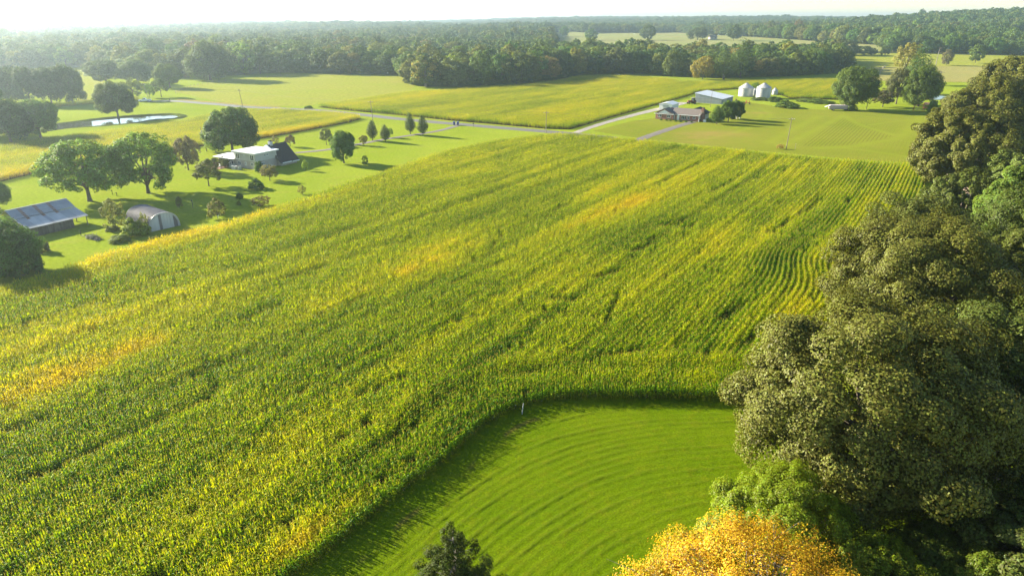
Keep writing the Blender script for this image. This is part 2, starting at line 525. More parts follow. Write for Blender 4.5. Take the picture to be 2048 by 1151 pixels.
ln = math_(n_, l_, 'MULTIPLY', math_(n_, l_, 'SMOOTH_MIN', math_(n_, l_, 'MAXIMUM', sw, 0.0), 1.0, .1), attr_node(n_, 'rows'))
cc = mixc(n_, l_, math_(n_, l_, 'MULTIPLY', ln, .42), col_, (.09, .09, .015))
cc = mixc(n_, l_, math_(n_, l_, 'MULTIPLY', attr_node(n_, 'track'), .42), cc, (.21, .25, .02))
cc = mixc(n_, l_, attr_node(n_, 'dry'), cc, (.26, .18, .06))
l_.new(cc, b_.inputs['Base Color'])
bb = np.array(RF); gx = np.arange(bb[:, 0].min(), bb[:, 0].max(), .8); gy = np.arange(bb[:, 1].min(), bb[:, 1].max(), .8)
X, Y = np.meshgrid(gx, gy); X, Y = X.ravel(), Y.ravel()
nx, ny = len(gx), len(gy)
idx = np.arange(nx * ny).reshape(ny, nx)
F = np.stack([idx[:-1, :-1].ravel(), idx[:-1, 1:].ravel(), idx[1:, 1:].ravel(), idx[1:, :-1].ravel()], 1)
F = F[in_poly(X[F].mean(1), Y[F].mean(1), RF)]
used = np.unique(F); remap = np.zeros(nx * ny, np.int32); remap[used] = np.arange(len(used))
me = np_mesh('hay_field', np.stack([X, Y, np.full_like(X, .014)], 1)[used], remap[F], mrf, True)
tracks = [([(1690, 233), (1720, 249), (1760, 262), (1790, 271)], 1.6), ([(1640, 296), (1700, 293), (1750, 284), (1800, 274), (1838, 235), (1845, 228)], 2.2),
          ([(1695, 230), (1750, 235), (1790, 241), (1835, 239)], .9), ([(1740, 250), (1785, 244), (1830, 240)], .8), ([(1690, 230), (1640, 255), (1590, 280), (1560, 292)], 1.6),
          ([(1520, 216), (1540, 228), (1530, 240), (1480, 262), (1400, 282)], 1.5), ([(1500, 219), (1522, 228), (1512, 240), (1470, 256)], 1.0), ([(1640, 232), (1580, 262), (1540, 285)], 2.0), ([(1690, 296), (1760, 305), (1830, 316)], 1.2)]
tr = np.zeros(len(X))
for pts, w in tracks:
    tr = np.maximum(tr, np.exp(-(dist_line(X, Y, [tuple(q) for q in smooth_line(PP(pts), 2.0)]) / w) ** 2))
tr *= .55 + .6 * vn1(X * .2, Y * .2)
a = me.attributes.new('track', 'FLOAT', 'POINT'); a.data.foreach_set('value', np.clip(tr, 0, 1)[used].astype(np.float32))
PXp, PYp = proj(X, Y, 0)
rowm = in_poly(PXp, PYp, [(1600, 292), (1690, 232), (1790, 272), (1740, 286), (1660, 295)]) * 1.0 + .22
a = me.attributes.new('rows', 'FLOAT', 'POINT'); a.data.foreach_set('value', (rowm * (1 - np.clip(tr * 1.3, 0, 1)))[used].astype(np.float32))
dry = np.zeros(len(X))
for (px, py, r1, s1) in [(1425, 268, 7, .6), (1400, 275, 5, .5), (1520, 226, 3, .5), (1470, 225, 4, .35), (1385, 285, 6, .35)]:
    q = P(px, py); dry = np.maximum(dry, s1 * np.exp(-(((X - q[0]) * .5) ** 2 + (Y - q[1]) ** 2) / r1 ** 2) * (.5 + vn2(X * .5, Y * .5)))
a = me.attributes.new('dry', 'FLOAT', 'POINT'); a.data.foreach_set('value', dry[used].astype(np.float32))
tag(link('hay_field', me), 'mown hay field with diagonal windrows and pale wheel tracks', kind='structure')

# roads and drives
strip('road', PP([(296, 203), (345, 202), (400, 206), (450, 210), (490, 214), (560, 217), (640, 221), (720, 229), (800, 238), (900, 247), (1000, 255.5), (1090, 263), (1150, 268), (1230, 277)]), 6.0, M['asphalt'], .03, 'grey two lane country road between the cornfields')
strip('gravel_lane', PP([(1150, 266), (1190, 252), (1230, 240), (1270, 229.5), (1305, 221), (1335, 214), (1370, 205)]), np.linspace(2.8, 5.5, len(smooth_line(PP([(1150, 266), (1190, 252), (1230, 240), (1270, 229.5), (1305, 221), (1335, 214), (1370, 205)]), 3.0))), M['gravel'], .04, 'pale gravel lane beside the far cornfield')
strip('driveway', PP([(1255, 288), (1304, 270), (1345, 256), (1386, 243.5)]), 3.6, M['drive'], .04, 'grey driveway to the brick house')
strip('farm_drive', PP([(918, 251), (880, 261), (840, 268), (780, 277), (730, 286), (690, 294), (650, 300), (612, 304), (590, 306)]), 2.6, M['drive'], .035, 'narrow grey drive across the lawn to the white house')
strip('gravel_drive', PP([(1893, 340), (1915, 355), (1990, 430), (2100, 540), (2170, 700), (2150, 900), (2110, 1050), (2075, 1110), (2010, 1190)]), 3.6, M['pinkgravel'], .04, 'pinkish gravel drive under the oaks')
strip('grass_verge', PP([(355, 199), (400, 202.5), (450, 206.5), (500, 211), (560, 213.5)]), 2.2, M['verge'], .05, 'dry reddish grass along the road')
strip('roadside_grass', PP([(745, 224.5), (800, 231), (900, 242), (1000, 250.5), (1090, 258.5)]), 1.8, M['pasture'], .05, 'yellow grass strip between road and corn')

# ponds
def pond(name, poly, label):
    m, n, l, b = new_mat(name + '_surface')
    b.inputs['Base Color'].default_value = (.05, .055, .03, 1); b.inputs['Roughness'].default_value = .04
    b.inputs['Specular IOR Level'].default_value = .8
    bump(n, l, noise(n, l, world_pos(n), 1.2, 2), b, .05, .02)
    edge = smooth_line(poly + poly[:1], 1.5)[:-1]
    sheet(name, [tuple(q) for q in edge], m, .03, label)
    c = edge.mean(0); d = edge - c; d /= np.linalg.norm(d, axis=1)[:, None]
    rng = np.random.default_rng(5)
    prof = [(-.5, .0), (0.1, .22), (.9, .55), (2.2, .4), (3.6, .0)]
    V = []
    for j in range(len(edge)):
        w = 1 + .3 * (rng.random() - .5)
        for o, h in prof:
            q = edge[j] + d[j] * o * w
            V.append((q[0], q[1], .02 + h * w * (.12 + .88 * float(sstep(-.2, .5, d[j, 1])))))
    n5 = len(prof); i = np.arange(len(edge) * n5).reshape(-1, n5)
    i2 = np.roll(i, -1, 0)
    F = np.stack([i[:, :-1].ravel(), i2[:, :-1].ravel(), i2[:, 1:].ravel(), i[:, 1:].ravel()], 1)[:, ::-1]
    tag(link('pond_bank', np_mesh('pond_bank', np.array(V), F, M['bank'], True)), 'low grassy bank round the ' + label, kind='structure')
pond('pond_water', PP([(95, 263), (150, 255), (200, 251), (250, 247), (300, 241), (345, 238), (358, 233), (345, 230), (320, 230), (270, 233), (220, 237), (170, 242), (120, 247), (90, 255)]), 'farm pond mirroring the white sky')
pond('pond_water', PP([(1846, 198), (1880, 199.5), (1900, 198), (1905, 193), (1888, 190.5), (1850, 190)]), 'small pond behind the yard trees')

# ------------------------------------------------------------------ corn
CORN_H = 2.15
def corn_clump_mesh(seed, plants=6, length=1.2, leaves=10):
    rng = np.random.default_rng(seed)
    V, F, H = [], [], []
    def quadstrip(pts, wid, side, ht):
        o = len(V)
        for p, w in zip(pts, wid):
            V.append(p - side * w); V.append(p + side * w)
            H.extend([ht, ht])
        for i in range(len(pts) - 1):
            F.append((o + 2 * i, o + 2 * i + 1, o + 2 * i + 3, o + 2 * i + 2))
    for k in range(plants):
        x = -length / 2 + (k + .5) * length / plants + rng.normal(0, .03)
        y = rng.normal(0, .035)
        h = CORN_H * rng.uniform(.76, 1.12)
        lean = np.array([rng.normal(0, .05), rng.normal(0, .05), 0])
        base = np.array([x, y, 0.0])
        sp = [base + lean * t * t + np.array([0, 0, h * .86 * t]) for t in (0, .5, 1)]
        a0 = rng.uniform(0, PI)
        for s in (0, PI / 2):
            quadstrip(sp, [.018, .015, .008], np.array([math.cos(a0 + s), math.sin(a0 + s), 0]), .2)
        az0 = rng.normal(PI / 2, .6)
        for j in range(leaves):
            t = .14 + .8 * (j + rng.uniform(-.2, .2)) / leaves
            az = az0 + (j % 2) * PI + rng.normal(0, .45)
            st = base + lean * t * t + np.array([0, 0, h * .86 * t])
            L = rng.uniform(.55, .8) * (1 - .35 * max(0, t - .6) / .4)
            el = math.radians(rng.uniform(50, 72) + 8 * (t > .7))
            droop = rng.uniform(1.0, 2.0) * (.75 if t > .75 else 1.0)
            d = np.array([math.cos(az), math.sin(az), 0]); side = np.array([-math.sin(az), math.cos(az), 0])
            tw = rng.normal(0, .35)
            pts, wd = [st], [.025]
            p = st
            for i, w in enumerate((.048, .042, .02, .004)):
                e = el - droop * (i + .2) / 3
                p = p + (d * math.cos(e) + np.array([0, 0, math.sin(e)])) * L / 4
                pts.append(p); wd.append(w * 1.04)
            sd_ = side * math.cos(tw) + np.array([0, 0, math.sin(tw)])
            quadstrip(pts, wd, sd_, t)
        top = sp[-1]
        for s in range(3):
            az = rng.uniform(0, 2 * PI); d = np.array([math.cos(az), math.sin(az), 0]) * .35 * (s > 0)
            quadstrip([top, top + (d * .5 + np.array([0, 0, 1])) * .16, top + (d + np.array([0, 0, .95])) * .33], [.01, .013, .004], np.array([-math.sin(az), math.cos(az), 0]), 1.1)
    me = np_mesh('corn_clump', np.array(V), np.array(F), None)
    a = me.attributes.new('lev', 'FLOAT', 'POINT'); a.data.foreach_set('value', np.array(H, np.float32))
    return me

def corn_mat():
    m, n, l, b = new_mat('corn_leaf')
    geo = n.new('ShaderNodeNewGeometry')
    yel = attr_node(n, 'yel', 'INSTANCER')
    lev = attr_node(n, 'lev')
    r = geo.outputs['Random Per Island']
    f = noise(n, l, geo.outputs['Position'], 1.3, 2)
    y2 = math_(n, l, 'ADD', yel, math_(n, l, 'MULTIPLY', math_(n, l, 'SUBTRACT', r, .5), .55))
    y2 = math_(n, l, 'ADD', y2, math_(n, l, 'MULTIPLY', math_(n, l, 'SUBTRACT', f, .5), .5))
    col = ramp(n, l, y2, [(0.0, (.04, .12, .001)), (0.25, (.11, .23, .001)), (0.5, (.30, .38, .002)), (0.85, (.47, .46, .005)), (1.0, (.54, .44, .010))])
    dry = math_(n, l, 'SUBTRACT', 1.0, math_(n, l, 'MULTIPLY', lev, 2.6), clamp=True)
    dry = math_(n, l, 'MULTIPLY', dry, math_(n, l, 'MULTIPLY_ADD', r, 1.2, .2), clamp=True)
    col = mixc(n, l, dry, col, (.17, .11, .035))
    tas = math_(n, l, 'GREATER_THAN', lev, 1.05)
    col = mixc(n, l, math_(n, l, 'MULTIPLY', tas, .8), col, (.30, .24, .07))
    l.new(col, b.inputs['Base Color'])
    b.inputs['Roughness'].default_value = .45; b.inputs['Specular IOR Level'].default_value = .06
    t = n.new('ShaderNodeBsdfTranslucent')
    l.new(mixc(n, l, 1.0, col, (1.45, 1.35, .6), 'MULTIPLY'), t.inputs['Color'])
    mx = n.new('ShaderNodeMixShader'); mx.inputs[0].default_value = .45
    l.new(b.outputs[0], mx.inputs[1]); l.new(t.outputs[0], mx.inputs[2])
    l.new(mx.outputs[0], n['Material Output'].inputs['Surface'])
    return m
M['corn'] = corn_mat()

def proto_collection(name, meshes):
    c = bpy.data.collections.new(name)
    for me in meshes:
        c.objects.link(bpy.data.objects.new(me.name, me))
    return c

def scatter_group(name, coll):
    ng = bpy.data.node_groups.new(name, 'GeometryNodeTree')
    ng.interface.new_socket('Geometry', in_out='INPUT', socket_type='NodeSocketGeometry')
    ng.interface.new_socket('Geometry', in_out='OUTPUT', socket_type='NodeSocketGeometry')
    n, l = ng.nodes, ng.links
    gi, go = n.new('NodeGroupInput'), n.new('NodeGroupOutput')
    iop = n.new('GeometryNodeInstanceOnPoints')
    ci = n.new('GeometryNodeCollectionInfo')
    ci.inputs['Collection'].default_value = coll
    ci.inputs['Separate Children'].default_value = True; ci.inputs['Reset Children'].default_value = True
    def at(nm, typ):
        a = n.new('GeometryNodeInputNamedAttribute'); a.data_type = typ; a.inputs['Name'].default_value = nm
        return a.outputs['Attribute']
    l.new(gi.outputs[0], iop.inputs['Points']); l.new(ci.outputs[0], iop.inputs['Instance'])
    iop.inputs['Pick Instance'].default_value = True
    l.new(at('var', 'INT'), iop.inputs['Instance Index'])
    cx = n.new('ShaderNodeCombineXYZ'); l.new(at('rot', 'FLOAT'), cx.inputs['Z'])
    l.new(cx.outputs[0], iop.inputs['Rotation'])
    l.new(at('scl', 'FLOAT_VECTOR'), iop.inputs['Scale'])
    l.new(iop.outputs[0], go.inputs[0])
    return ng

def scatter(name, ng, P3, rot, scl, var, extra, label, cat):
    me = bpy.data.meshes.new(name)
    me.vertices.add(len(P3)); me.vertices.foreach_set('co', np.ascontiguousarray(P3, np.float32).ravel())
    for nm, typ, val in [('rot', 'FLOAT', rot), ('var', 'INT', var)] + [(k, 'FLOAT', v) for k, v in extra.items()]:
        a = me.attributes.new(nm, typ, 'POINT'); a.data.foreach_set('value', np.ascontiguousarray(val, np.int32 if typ == 'INT' else np.float32))
    a = me.attributes.new('scl', 'FLOAT_VECTOR', 'POINT'); a.data.foreach_set('vector', np.ascontiguousarray(scl, np.float32).ravel())
    me.update()
    o = link(name, me)
    md = o.modifiers.new('scatter', 'NODES'); md.node_group = ng
    return tag(o, label, cat, kind='stuff')

corn_meshes = [corn_clump_mesh(100 + i) for i in range(10)]
for me in corn_meshes: me.materials.append(M['corn'])
corn_far = [corn_clump_mesh(200 + i, plants=5, leaves=7) for i in range(6)]
for me in corn_far: me.materials.append(M['corn'])
NG_CORN = scatter_group('corn_scatter', proto_collection('corn_protos', corn_meshes))
NG_CORNF = scatter_group('corn_far_scatter', proto_collection('corn_far_protos', corn_far))

ROW_A, ROW_S, CL = math.radians(57.0), .84, 1.16
def rows_in(poly, ang, spacing, step, seed, bends=()):
    rng = np.random.default_rng(seed)
    b = np.array(poly); c = b.mean(0); R = np.hypot(*(b - c).T).max() + 5
    k = np.arange(-int(R / spacing), int(R / spacing) + 1) * spacing
    s = np.arange(-int(R / step), int(R / step) + 1) * step
    K, S = np.meshgrid(k, s, indexing='ij')
    S = S + rng.uniform(0, step, len(k))[:, None]
    # planter passes of twelve rows with an uneven gap between; rows wander a little, as planted
    rid = np.round(k / spacing).astype(int)
    prow = rng.normal(0, 1, len(k)); gap = np.cumsum(np.where(rid % 12 == 0, rng.uniform(-.05, .42, len(k)), 0)); gap -= gap[len(gap) // 2]
    K = K + gap[:, None]
    K0 = K.copy()
    K = K + .5 * (VNoise(seed + 9)(S * .02, K * .012) - .5) * 4
    for bx_, by_, amp, ra in bends:
        K = K + amp * np.exp(-((c[0] + S * math.cos(ang) - K0 * math.sin(ang) - bx_) ** 2 + (c[1] + S * math.sin(ang) + K0 * math.cos(ang) - by_) ** 2) / ra ** 2)
    PR = np.repeat(prow[:, None], len(s), 1)
    d = np.array([math.cos(ang), math.sin(ang)]); nr = np.array([-d[1], d[0]])
    X = c[0] + S * d[0] + K * nr[0]; Y = c[1] + S * d[1] + K * nr[1]
    X, Y = X.ravel(), Y.ravel()
    m = in_poly(X, Y, poly)
    return X[m], Y[m], PR.ravel()[m]

def streak_noise(x, y, ang, along, across, vn):
    u = x * math.cos(ang) + y * math.sin(ang); v = -x * math.sin(ang) + y * math.cos(ang)
    return vn(u / along + 100, v / across + 100)

def corn_points(X, Y, ang, seed, patches, streaks, base_yel, PR):
    rng = np.random.default_rng(seed)
    n = len(X)
    va, vb, vc, vd = VNoise(seed + 1), VNoise(seed + 2), VNoise(seed + 3), VNoise(seed + 4)
    yel = base_yel + .30 * (streak_noise(X, Y, ROW_A, 30, 9, va) - .5) + .20 * (streak_noise(X, Y, ROW_A, 9, 4, vb) - .5) + .30 * (streak_noise(X + 300, Y, ROW_A, 48, 2.6, vc) - .5) + .14 * (vc(X * .7, Y * .7) - .5)
    yel = yel + .055 * PR
    band = .35 + 1.3 * streak_noise(X, Y + 90, ROW_A, 22, 1.7, va)
    for px, py, rl, rw, s in patches:
        rl *= 1.7; rw *= .85
        q = P(px, py, 2.0)
        u = (X - q[0]) * math.cos(ROW_A) + (Y - q[1]) * math.sin(ROW_A); v = -(X - q[0]) * math.sin(ROW_A) + (Y - q[1]) * math.cos(ROW_A)
        yel = yel + .8 * s * np.exp(-(u / rl) ** 2 - (v / rw) ** 2) * (.35 + .8 * vd(X * .35, Y * .35)) * band
    sz = .93 + .16 * (streak_noise(X, Y, ROW_A, 16, 5, vc)) + rng.normal(0, .04, n) + .035 * PR
    low = np.zeros(n)
    for line, w in streaks:
        low = np.maximum(low, np.exp(-(dist_line(X, Y, PP(line, 1.2)) / (w * .8)) ** 2) * (.4 + .7 * vb(X * .5, Y * .5)))
    st = sstep(.86, .97, streak_noise(X, Y, ROW_A, 13, 1.4, vd)) * .4
    low = np.clip(np.maximum(low, st), 0, 1)
    sz = sz * (1 - .42 * low)
    keep = rng.random(n) > .4 * low + .012
    yel = yel - .25 * low
    scl = np.stack([np.ones(n), .9 + .25 * rng.random(n), sz], 1)
    return keep, yel, scl, rng

def cornfield(name, poly, ng, nvar, seed, patches, streaks, base_yel, label, spacing=ROW_S, step=CL, headland=None, ang=ROW_A, bends=()):
    X, Y, PR = rows_in(poly, ang, spacing, step, seed, bends)
    rot = np.full(len(X), ang)
    if headland is not None:
        HW = 8.4
        rowr = np.random.default_rng(5)
        k = lawn_sd(X, Y) < -HW
        X, Y, rot, PR = X[k], Y[k], rot[k], PR[k]
        d = np.gradient(lawn_edge, axis=0); d /= np.linalg.norm(d, axis=1)[:, None]
        nr = np.stack([-d[:, 1], d[:, 0]], 1)
        if in_poly(*(lawn_edge[20] + nr[20]).reshape(2, 1), lawn_poly)[0]: nr = -nr
        for j in range(int(HW / spacing) + 1):
            off = smooth_line((lawn_edge + nr * (.35 + j * spacing))[::3], step)
            m = (lawn_sd(off[:, 0], off[:, 1]) < -(.3 + j * spacing - .12)) & in_poly(off[:, 0], off[:, 1], [tuple(q) for q in poly])
            dd = np.gradient(off, axis=0)
            X = np.concatenate([X, off[m, 0]]); Y = np.concatenate([Y, off[m, 1]]); rot = np.concatenate([rot, np.arctan2(dd[m, 1], dd[m, 0])]); PR = np.concatenate([PR, np.full(m.sum(), rowr.normal())])
    keep, yel, scl, rng = corn_points(X, Y, ang, seed, patches, streaks, base_yel, PR)
    n = len(X)
    rot = rot + (rng.random(n) < .5) * PI + rng.normal(0, .04, n)
    jx = rng.normal(0, .04, n); jy = rng.normal(0, .04, n)
    var = rng.integers(0, nvar, n)
    P3 = np.stack([X + jx, Y + jy, T(X, Y)], 1)
    k = keep
    return scatter(name, ng, P3[k], rot[k], scl[k], var[k], {'yel': yel[k]}, label, 'cornfield')

le = PP(LAWN_EDGE_PX)
MAIN = [tuple(q) for q in lawn_edge][:-3] + PP([(1640, 730), (1700, 650), (1765, 560), (1805, 470), (1845, 390), (1850, 338)]) \
    + PP([(1835, 322), (1700, 315), (1600, 307), (1500, 297.5), (1400, 287.5), (1300, 277.5), (1200, 267), (1120, 262), (1000, 275), (900, 294), (700, 359), (560, 403), (480, 430), (380, 455), (200, 502), (80, 541), (0, 562), (-150, 600), (-400, 900), (-500, 1400)], CORN_H) + PP([(200, 1450)])
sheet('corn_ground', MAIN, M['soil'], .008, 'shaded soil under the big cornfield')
patches_main = [(1220, 418, 16, 5, .42), (1195, 378, 9, 4, .3), (1270, 400, 8, 3, .3), (1150, 440, 8, 4, .28), (880, 500, 12, 6, .38), (820, 520, 8, 6, .25), (1430, 480, 10, 5, .32), (1640, 560, 14, 4, .4), (1590, 620, 10, 3, .3),
                (1060, 340, 10, 6, .2), (960, 625, 9, 4, .3), (150, 735, 7, 4, .38), (230, 690, 8, 4, .3), (60, 760, 6, 4, .3), (560, 1085, 5, 3.5, .34), (480, 1105, 5, 4, .3), (640, 1040, 4, 3, .3), (250, 490, 20, 6, .35), (420, 450, 14, 6, .3), (150, 540, 9, 5, .3),
                (620, 400, 16, 6, .28), (300, 600, 12, 6, .2), (1600, 345, 12, 6, .2), (1560, 440, 8, 3, .2), (1700, 470, 10, 3, .3), (1500, 770, 6, 3, .2), (600, 640, 10, 5, .15), (720, 990, 5, 3, .25)]
streaks_main = [([(1112, 598), (1140, 601)], 1.3), ([(1045, 748), (1068, 741)], 1.0), ([(385, 752), (440, 730), (495, 707)], .7), ([(422, 758), (430, 800)], .7), ([(50, 962), (120, 935), (190, 897), (260, 870), (330, 836), (425, 792)], .75), ([(515, 922), (560, 897)], .7), ([(690, 800), (780, 765)], .5),
                ([(1330, 455), (1365, 440)], 1.1), ([(1360, 460), (1385, 448)], .8), ([(1255, 505), (1300, 490)], .8), ([(1310, 372), (1400, 325)], .7), ([(1420, 385), (1470, 360)], .8), ([(900, 570), (1000, 525)], .6), ([(1170, 560), (1240, 540)], .8),
                ([(1210, 650), (1235, 590)], .6), ([(880, 650), (980, 628), (1100, 625), (1200, 640)], .6), ([(1440, 640), (1480, 610)], 1.0), ([(1540, 470), (1580, 440)], .9), ([(1600, 430), (1640, 400)], .8), ([(1330, 300), (1420, 302)], .7), ([(1180, 720), (1290, 700)], .7),
                ([(560, 560), (640, 535)], .6), ([(480, 640), (560, 610)], .7), ([(300, 560), (420, 530)], .6), ([(750, 900), (830, 850)], .5), ([(20, 860), (90, 835)], .8), ([(1480, 690), (1540, 640)], .9)]
cornfield('corn_field', MAIN, NG_CORN, len(corn_meshes), 11, patches_main, streaks_main, .37, 'big green and yellow cornfield filling the middle of the view', headland=True,
          bends=[(*P(1655, 530), 2.6, 11), (*P(1690, 610), -1.2, 9)])

BACK = PP([(635, 214.5), (700, 221.5), (800, 231), (900, 241), (1000, 249.5), (1090, 257.5), (1140, 259), (1205, 240), (1262, 224), (1330, 205), (1372, 193), (1398, 184), (1470, 178), (1500, 180), (1550, 186), (1580, 197), (1680, 200)]) \
    + PP([(1700, 158), (1640, 155), (1560, 158.5), (1440, 161), (1362, 160), (1330, 154), (1250, 149.5), (1150, 151), (1100, 162), (1000, 172), (900, 177), (820, 180), (700, 197)], 2.0)
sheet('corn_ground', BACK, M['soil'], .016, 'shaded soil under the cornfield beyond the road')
cornfield('corn_field', BACK, NG_CORNF, len(corn_far), 31, [(900, 180, 60, 14, .2), (1250, 153, 60, 14, .25), (1330, 156, 30, 8, .2), (1100, 230, 40, 12, .12), (1500, 165, 60, 20, .1)],
          [([(1208, 194), (1240, 194)], 2.0), ([(1262, 207), (1300, 207)], 1.4), ([(1255, 161), (1300, 160)], 1.5), ([(1345, 162), (1362, 163)], 1.6), ([(1100, 168), (1150, 168)], 1.2)], .50, 'cornfield beyond the road in front of the dark woods', spacing=1.0, step=1.5, ang=math.radians(50))
LEFT = PP([(-60, 372), (0, 364), (89, 342), (250, 318), (394, 294), (514, 279), (599, 264), (699, 245), (722, 238)]) + PP([(700, 225), (633, 219.5), (560, 216), (479, 217), (428, 225), (363, 238), (284, 250), (205, 259), (103, 272), (0, 290), (-60, 300)], 1.8)
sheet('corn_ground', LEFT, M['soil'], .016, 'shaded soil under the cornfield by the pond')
cornfield('corn_field', LEFT, NG_CORNF, len(corn_far), 51, [(100, 330, 40, 10, .25), (300, 300, 40, 8, .2), (620, 250, 30, 6, .25), (690, 236, 20, 6, .25), (520, 275, 20, 5, .2), (250, 275, 40, 8, .22)], [], .50, 'cornfield between the pond and the white house', spacing=.9, step=1.3, ang=math.radians(66))
STRIP = PP([(40, 219), (100, 216.5), (150, 212), (205, 206), (278, 201.5)]) + PP([(272, 192), (200, 197), (100, 206), (30, 212)], 1.8)
cornfield('corn_field', STRIP, NG_CORNF, len(corn_far), 71, [(150, 207, 60, 20, .2)], [], .6, 'narrow yellow corn strip behind the lone pond tree', spacing=1.0, step=1.5, ang=math.radians(20))
# ------------------------------------------------------------------ trees
def leaf_quads(rng, C, R, n_per, L, W, up=.45, squash=.8, shell=.35, droop=0.0, spike=0.0, co=.6):
    """leaf-sized folded quads spread through balls at C with radii R"""
    n_per = np.maximum(1, np.asarray(n_per).astype(int))
    i = np.repeat(np.arange(len(C)), n_per); n = len(i)
    d = rng.normal(size=(n, 3)); d /= np.linalg.norm(d, axis=1)[:, None]
    r = np.cbrt(rng.uniform(shell, 1.0, n))
    p = C[i] + d * (R[i] * r)[:, None] * np.array([1, 1, squash])
    cc_ = p - np.array([0, 0, C[:, 2].mean()]); cc_ /= np.linalg.norm(cc_, axis=1)[:, None] + 1e-6
    nrm = d * .7 + cc_ * co + np.array([0, 0, up]) + rng.normal(0, .38, (n, 3)); nrm /= np.linalg.norm(nrm, axis=1)[:, None]
    t = rng.normal(size=(n, 3)) + d * spike + np.array([0, 0, -droop]); t -= nrm * (t * nrm).sum(1)[:, None]; t /= np.linalg.norm(t, axis=1)[:, None]
    s = np.cross(nrm, t)
    l = (L * rng.uniform(.65, 1.25, n))[:, None]; w = (W * rng.uniform(.7, 1.25, n))[:, None]
    f = nrm * (w * .35)
    V = np.stack([p - t * l * .5, p + s * w * .5 + f, p + t * l * .5, p - s * w * .5 + f], 1).reshape(-1, 3)
    return V, np.arange(4 * n).reshape(n, 4)

def crown_broad(rng, H, R, z0, lobes=14, subs=12, lobe_r=.42, zc=None, low=-.35, top=1.0, open_=0.0, fill=0.0):
    """centres of leaf clumps on billowing boughs round an ellipsoid"""
    zc = z0 + (H - z0) * (.42 if zc is None else zc)
    C, Rr, LO = [], [], []
    g = PI * (3 - 5 ** .5)
    for k in range(lobes):
        zz = low + (1 - low) * (k + .5) / lobes
        a = g * k + rng.uniform(-.35, .35)
        q = math.sqrt(max(0, 1 - zz * zz))
        dv = np.array([q * math.cos(a), q * math.sin(a), zz])
        rr = lobe_r * R * rng.uniform(.6, 1.3)
        hz = (H - zc) if zz > 0 else (zc - z0) / max(.2, -low) * .9
        ctr = np.array([0, 0, zc]) + dv * np.array([R, R, hz]) * (1 - lobe_r) * rng.uniform(.85, 1.12)
        LO.append(ctr)
        for j in range(subs):
            d = rng.normal(size=3) + dv * 1.0; d /= np.linalg.norm(d)
            C.append(ctr + d * rr * np.array([1, 1, .85]) * rng.uniform(.65, 1.05)); Rr.append(rr * rng.uniform(.26, .50))
    nf = int(len(C) * fill)
    if nf:
        m = float(np.mean(Rr))
        d = rng.normal(size=(nf * 2, 3)); d /= np.linalg.norm(d, axis=1)[:, None]
        d = d[d[:, 2] > low][:nf]
        wob = 1 + .16 * np.sin(d[:, 0] * 5 + d[:, 2] * 4 + R) * np.cos(d[:, 1] * 6 - R)
        e = d * np.where(d[:, 2:] > 0, np.array([[R, R, H - zc]]), np.array([[R, R, (zc - z0) / max(.2, -low) * .9]])) * (rng.uniform(.6, .93, len(d)) * wob)[:, None] + np.array([0, 0, zc])
        C += list(e); Rr += list(m * rng.uniform(.6, 1.3, len(d)))
    C, Rr = np.array(C), np.array(Rr)
    if open_:
        k = rng.random(len(C)) > open_; C, Rr = C[k], Rr[k]
    return C, Rr, np.array(LO)

def limbs(rng, H, tr, z0, ends, mat, lean=(0, 0), n_limbs=10, sides=6, twigs=0):
    mb = MB()
    top = z0 + (H - z0) * .55
    tp = [(0, 0, -.3), (lean[0] * .2, lean[1] * .2, z0 * .5), (lean[0] * .6, lean[1] * .6, z0), (lean[0], lean[1], top)]
    mb.tube(tp, [tr * 1.35, tr, tr * .85, tr * .3], sides + 2)
    idx = rng.permutation(len(ends))[:n_limbs]
    for i in idx:
        e = Vector(ends[i]); t = rng.uniform(.0, .75)
        st = Vector((lean[0] * (.6 + .4 * t), lean[1] * (.6 + .4 * t), z0 + (top - z0) * t * .8))
        mid = st.lerp(e, .5) + Vector((rng.normal(0, .25), rng.normal(0, .25), rng.uniform(-.1, .08) * H * .5))
        mb.tube([st, mid, e], [tr * .45, tr * .26, tr * .07], sides - 1 if sides > 4 else 4, False)
        for _ in range(twigs):
            a = mid.lerp(e, rng.uniform(0, 1)); b = a + Vector((rng.normal(0, 1), rng.normal(0, 1), rng.uniform(.1, 1))) * H * .09
            mb.tube([a, b], [tr * .1, tr * .03], 4, False)
    return mb.mesh('trunk', mat, True)

PROTO = {}
def proto(kind, H, W, trunk_me, crown_me):
    PROTO.setdefault(kind, []).append((H, W, trunk_me, crown_me))

def make_broad(kind, seed, H, W, z0, lobes, subs, dens, L, Wd, mat, bark='bark', tr=.3, open_=0.0, lobe_r=.42, low=-.35, n_limbs=10, up=.45, zc=None, twigs=0, squash=.8, sides=6, shell=.35):
    rng = np.random.default_rng(seed)
    C, R, LO = crown_broad(rng, H, W / 2, z0, lobes, subs, lobe_r, zc, low, 1.0, open_, fill=.3)
    V, F = leaf_quads(rng, C, R, dens * (R / R.mean()) ** 2, L, Wd, up=up, squash=squash, shell=shell)
    proto(kind, H, W, limbs(rng, H, tr, z0, np.concatenate([LO, C[::3]]) if twigs else LO, M[bark], n_limbs=n_limbs, twigs=twigs, sides=sides), np_mesh('crown', V, F, mat))

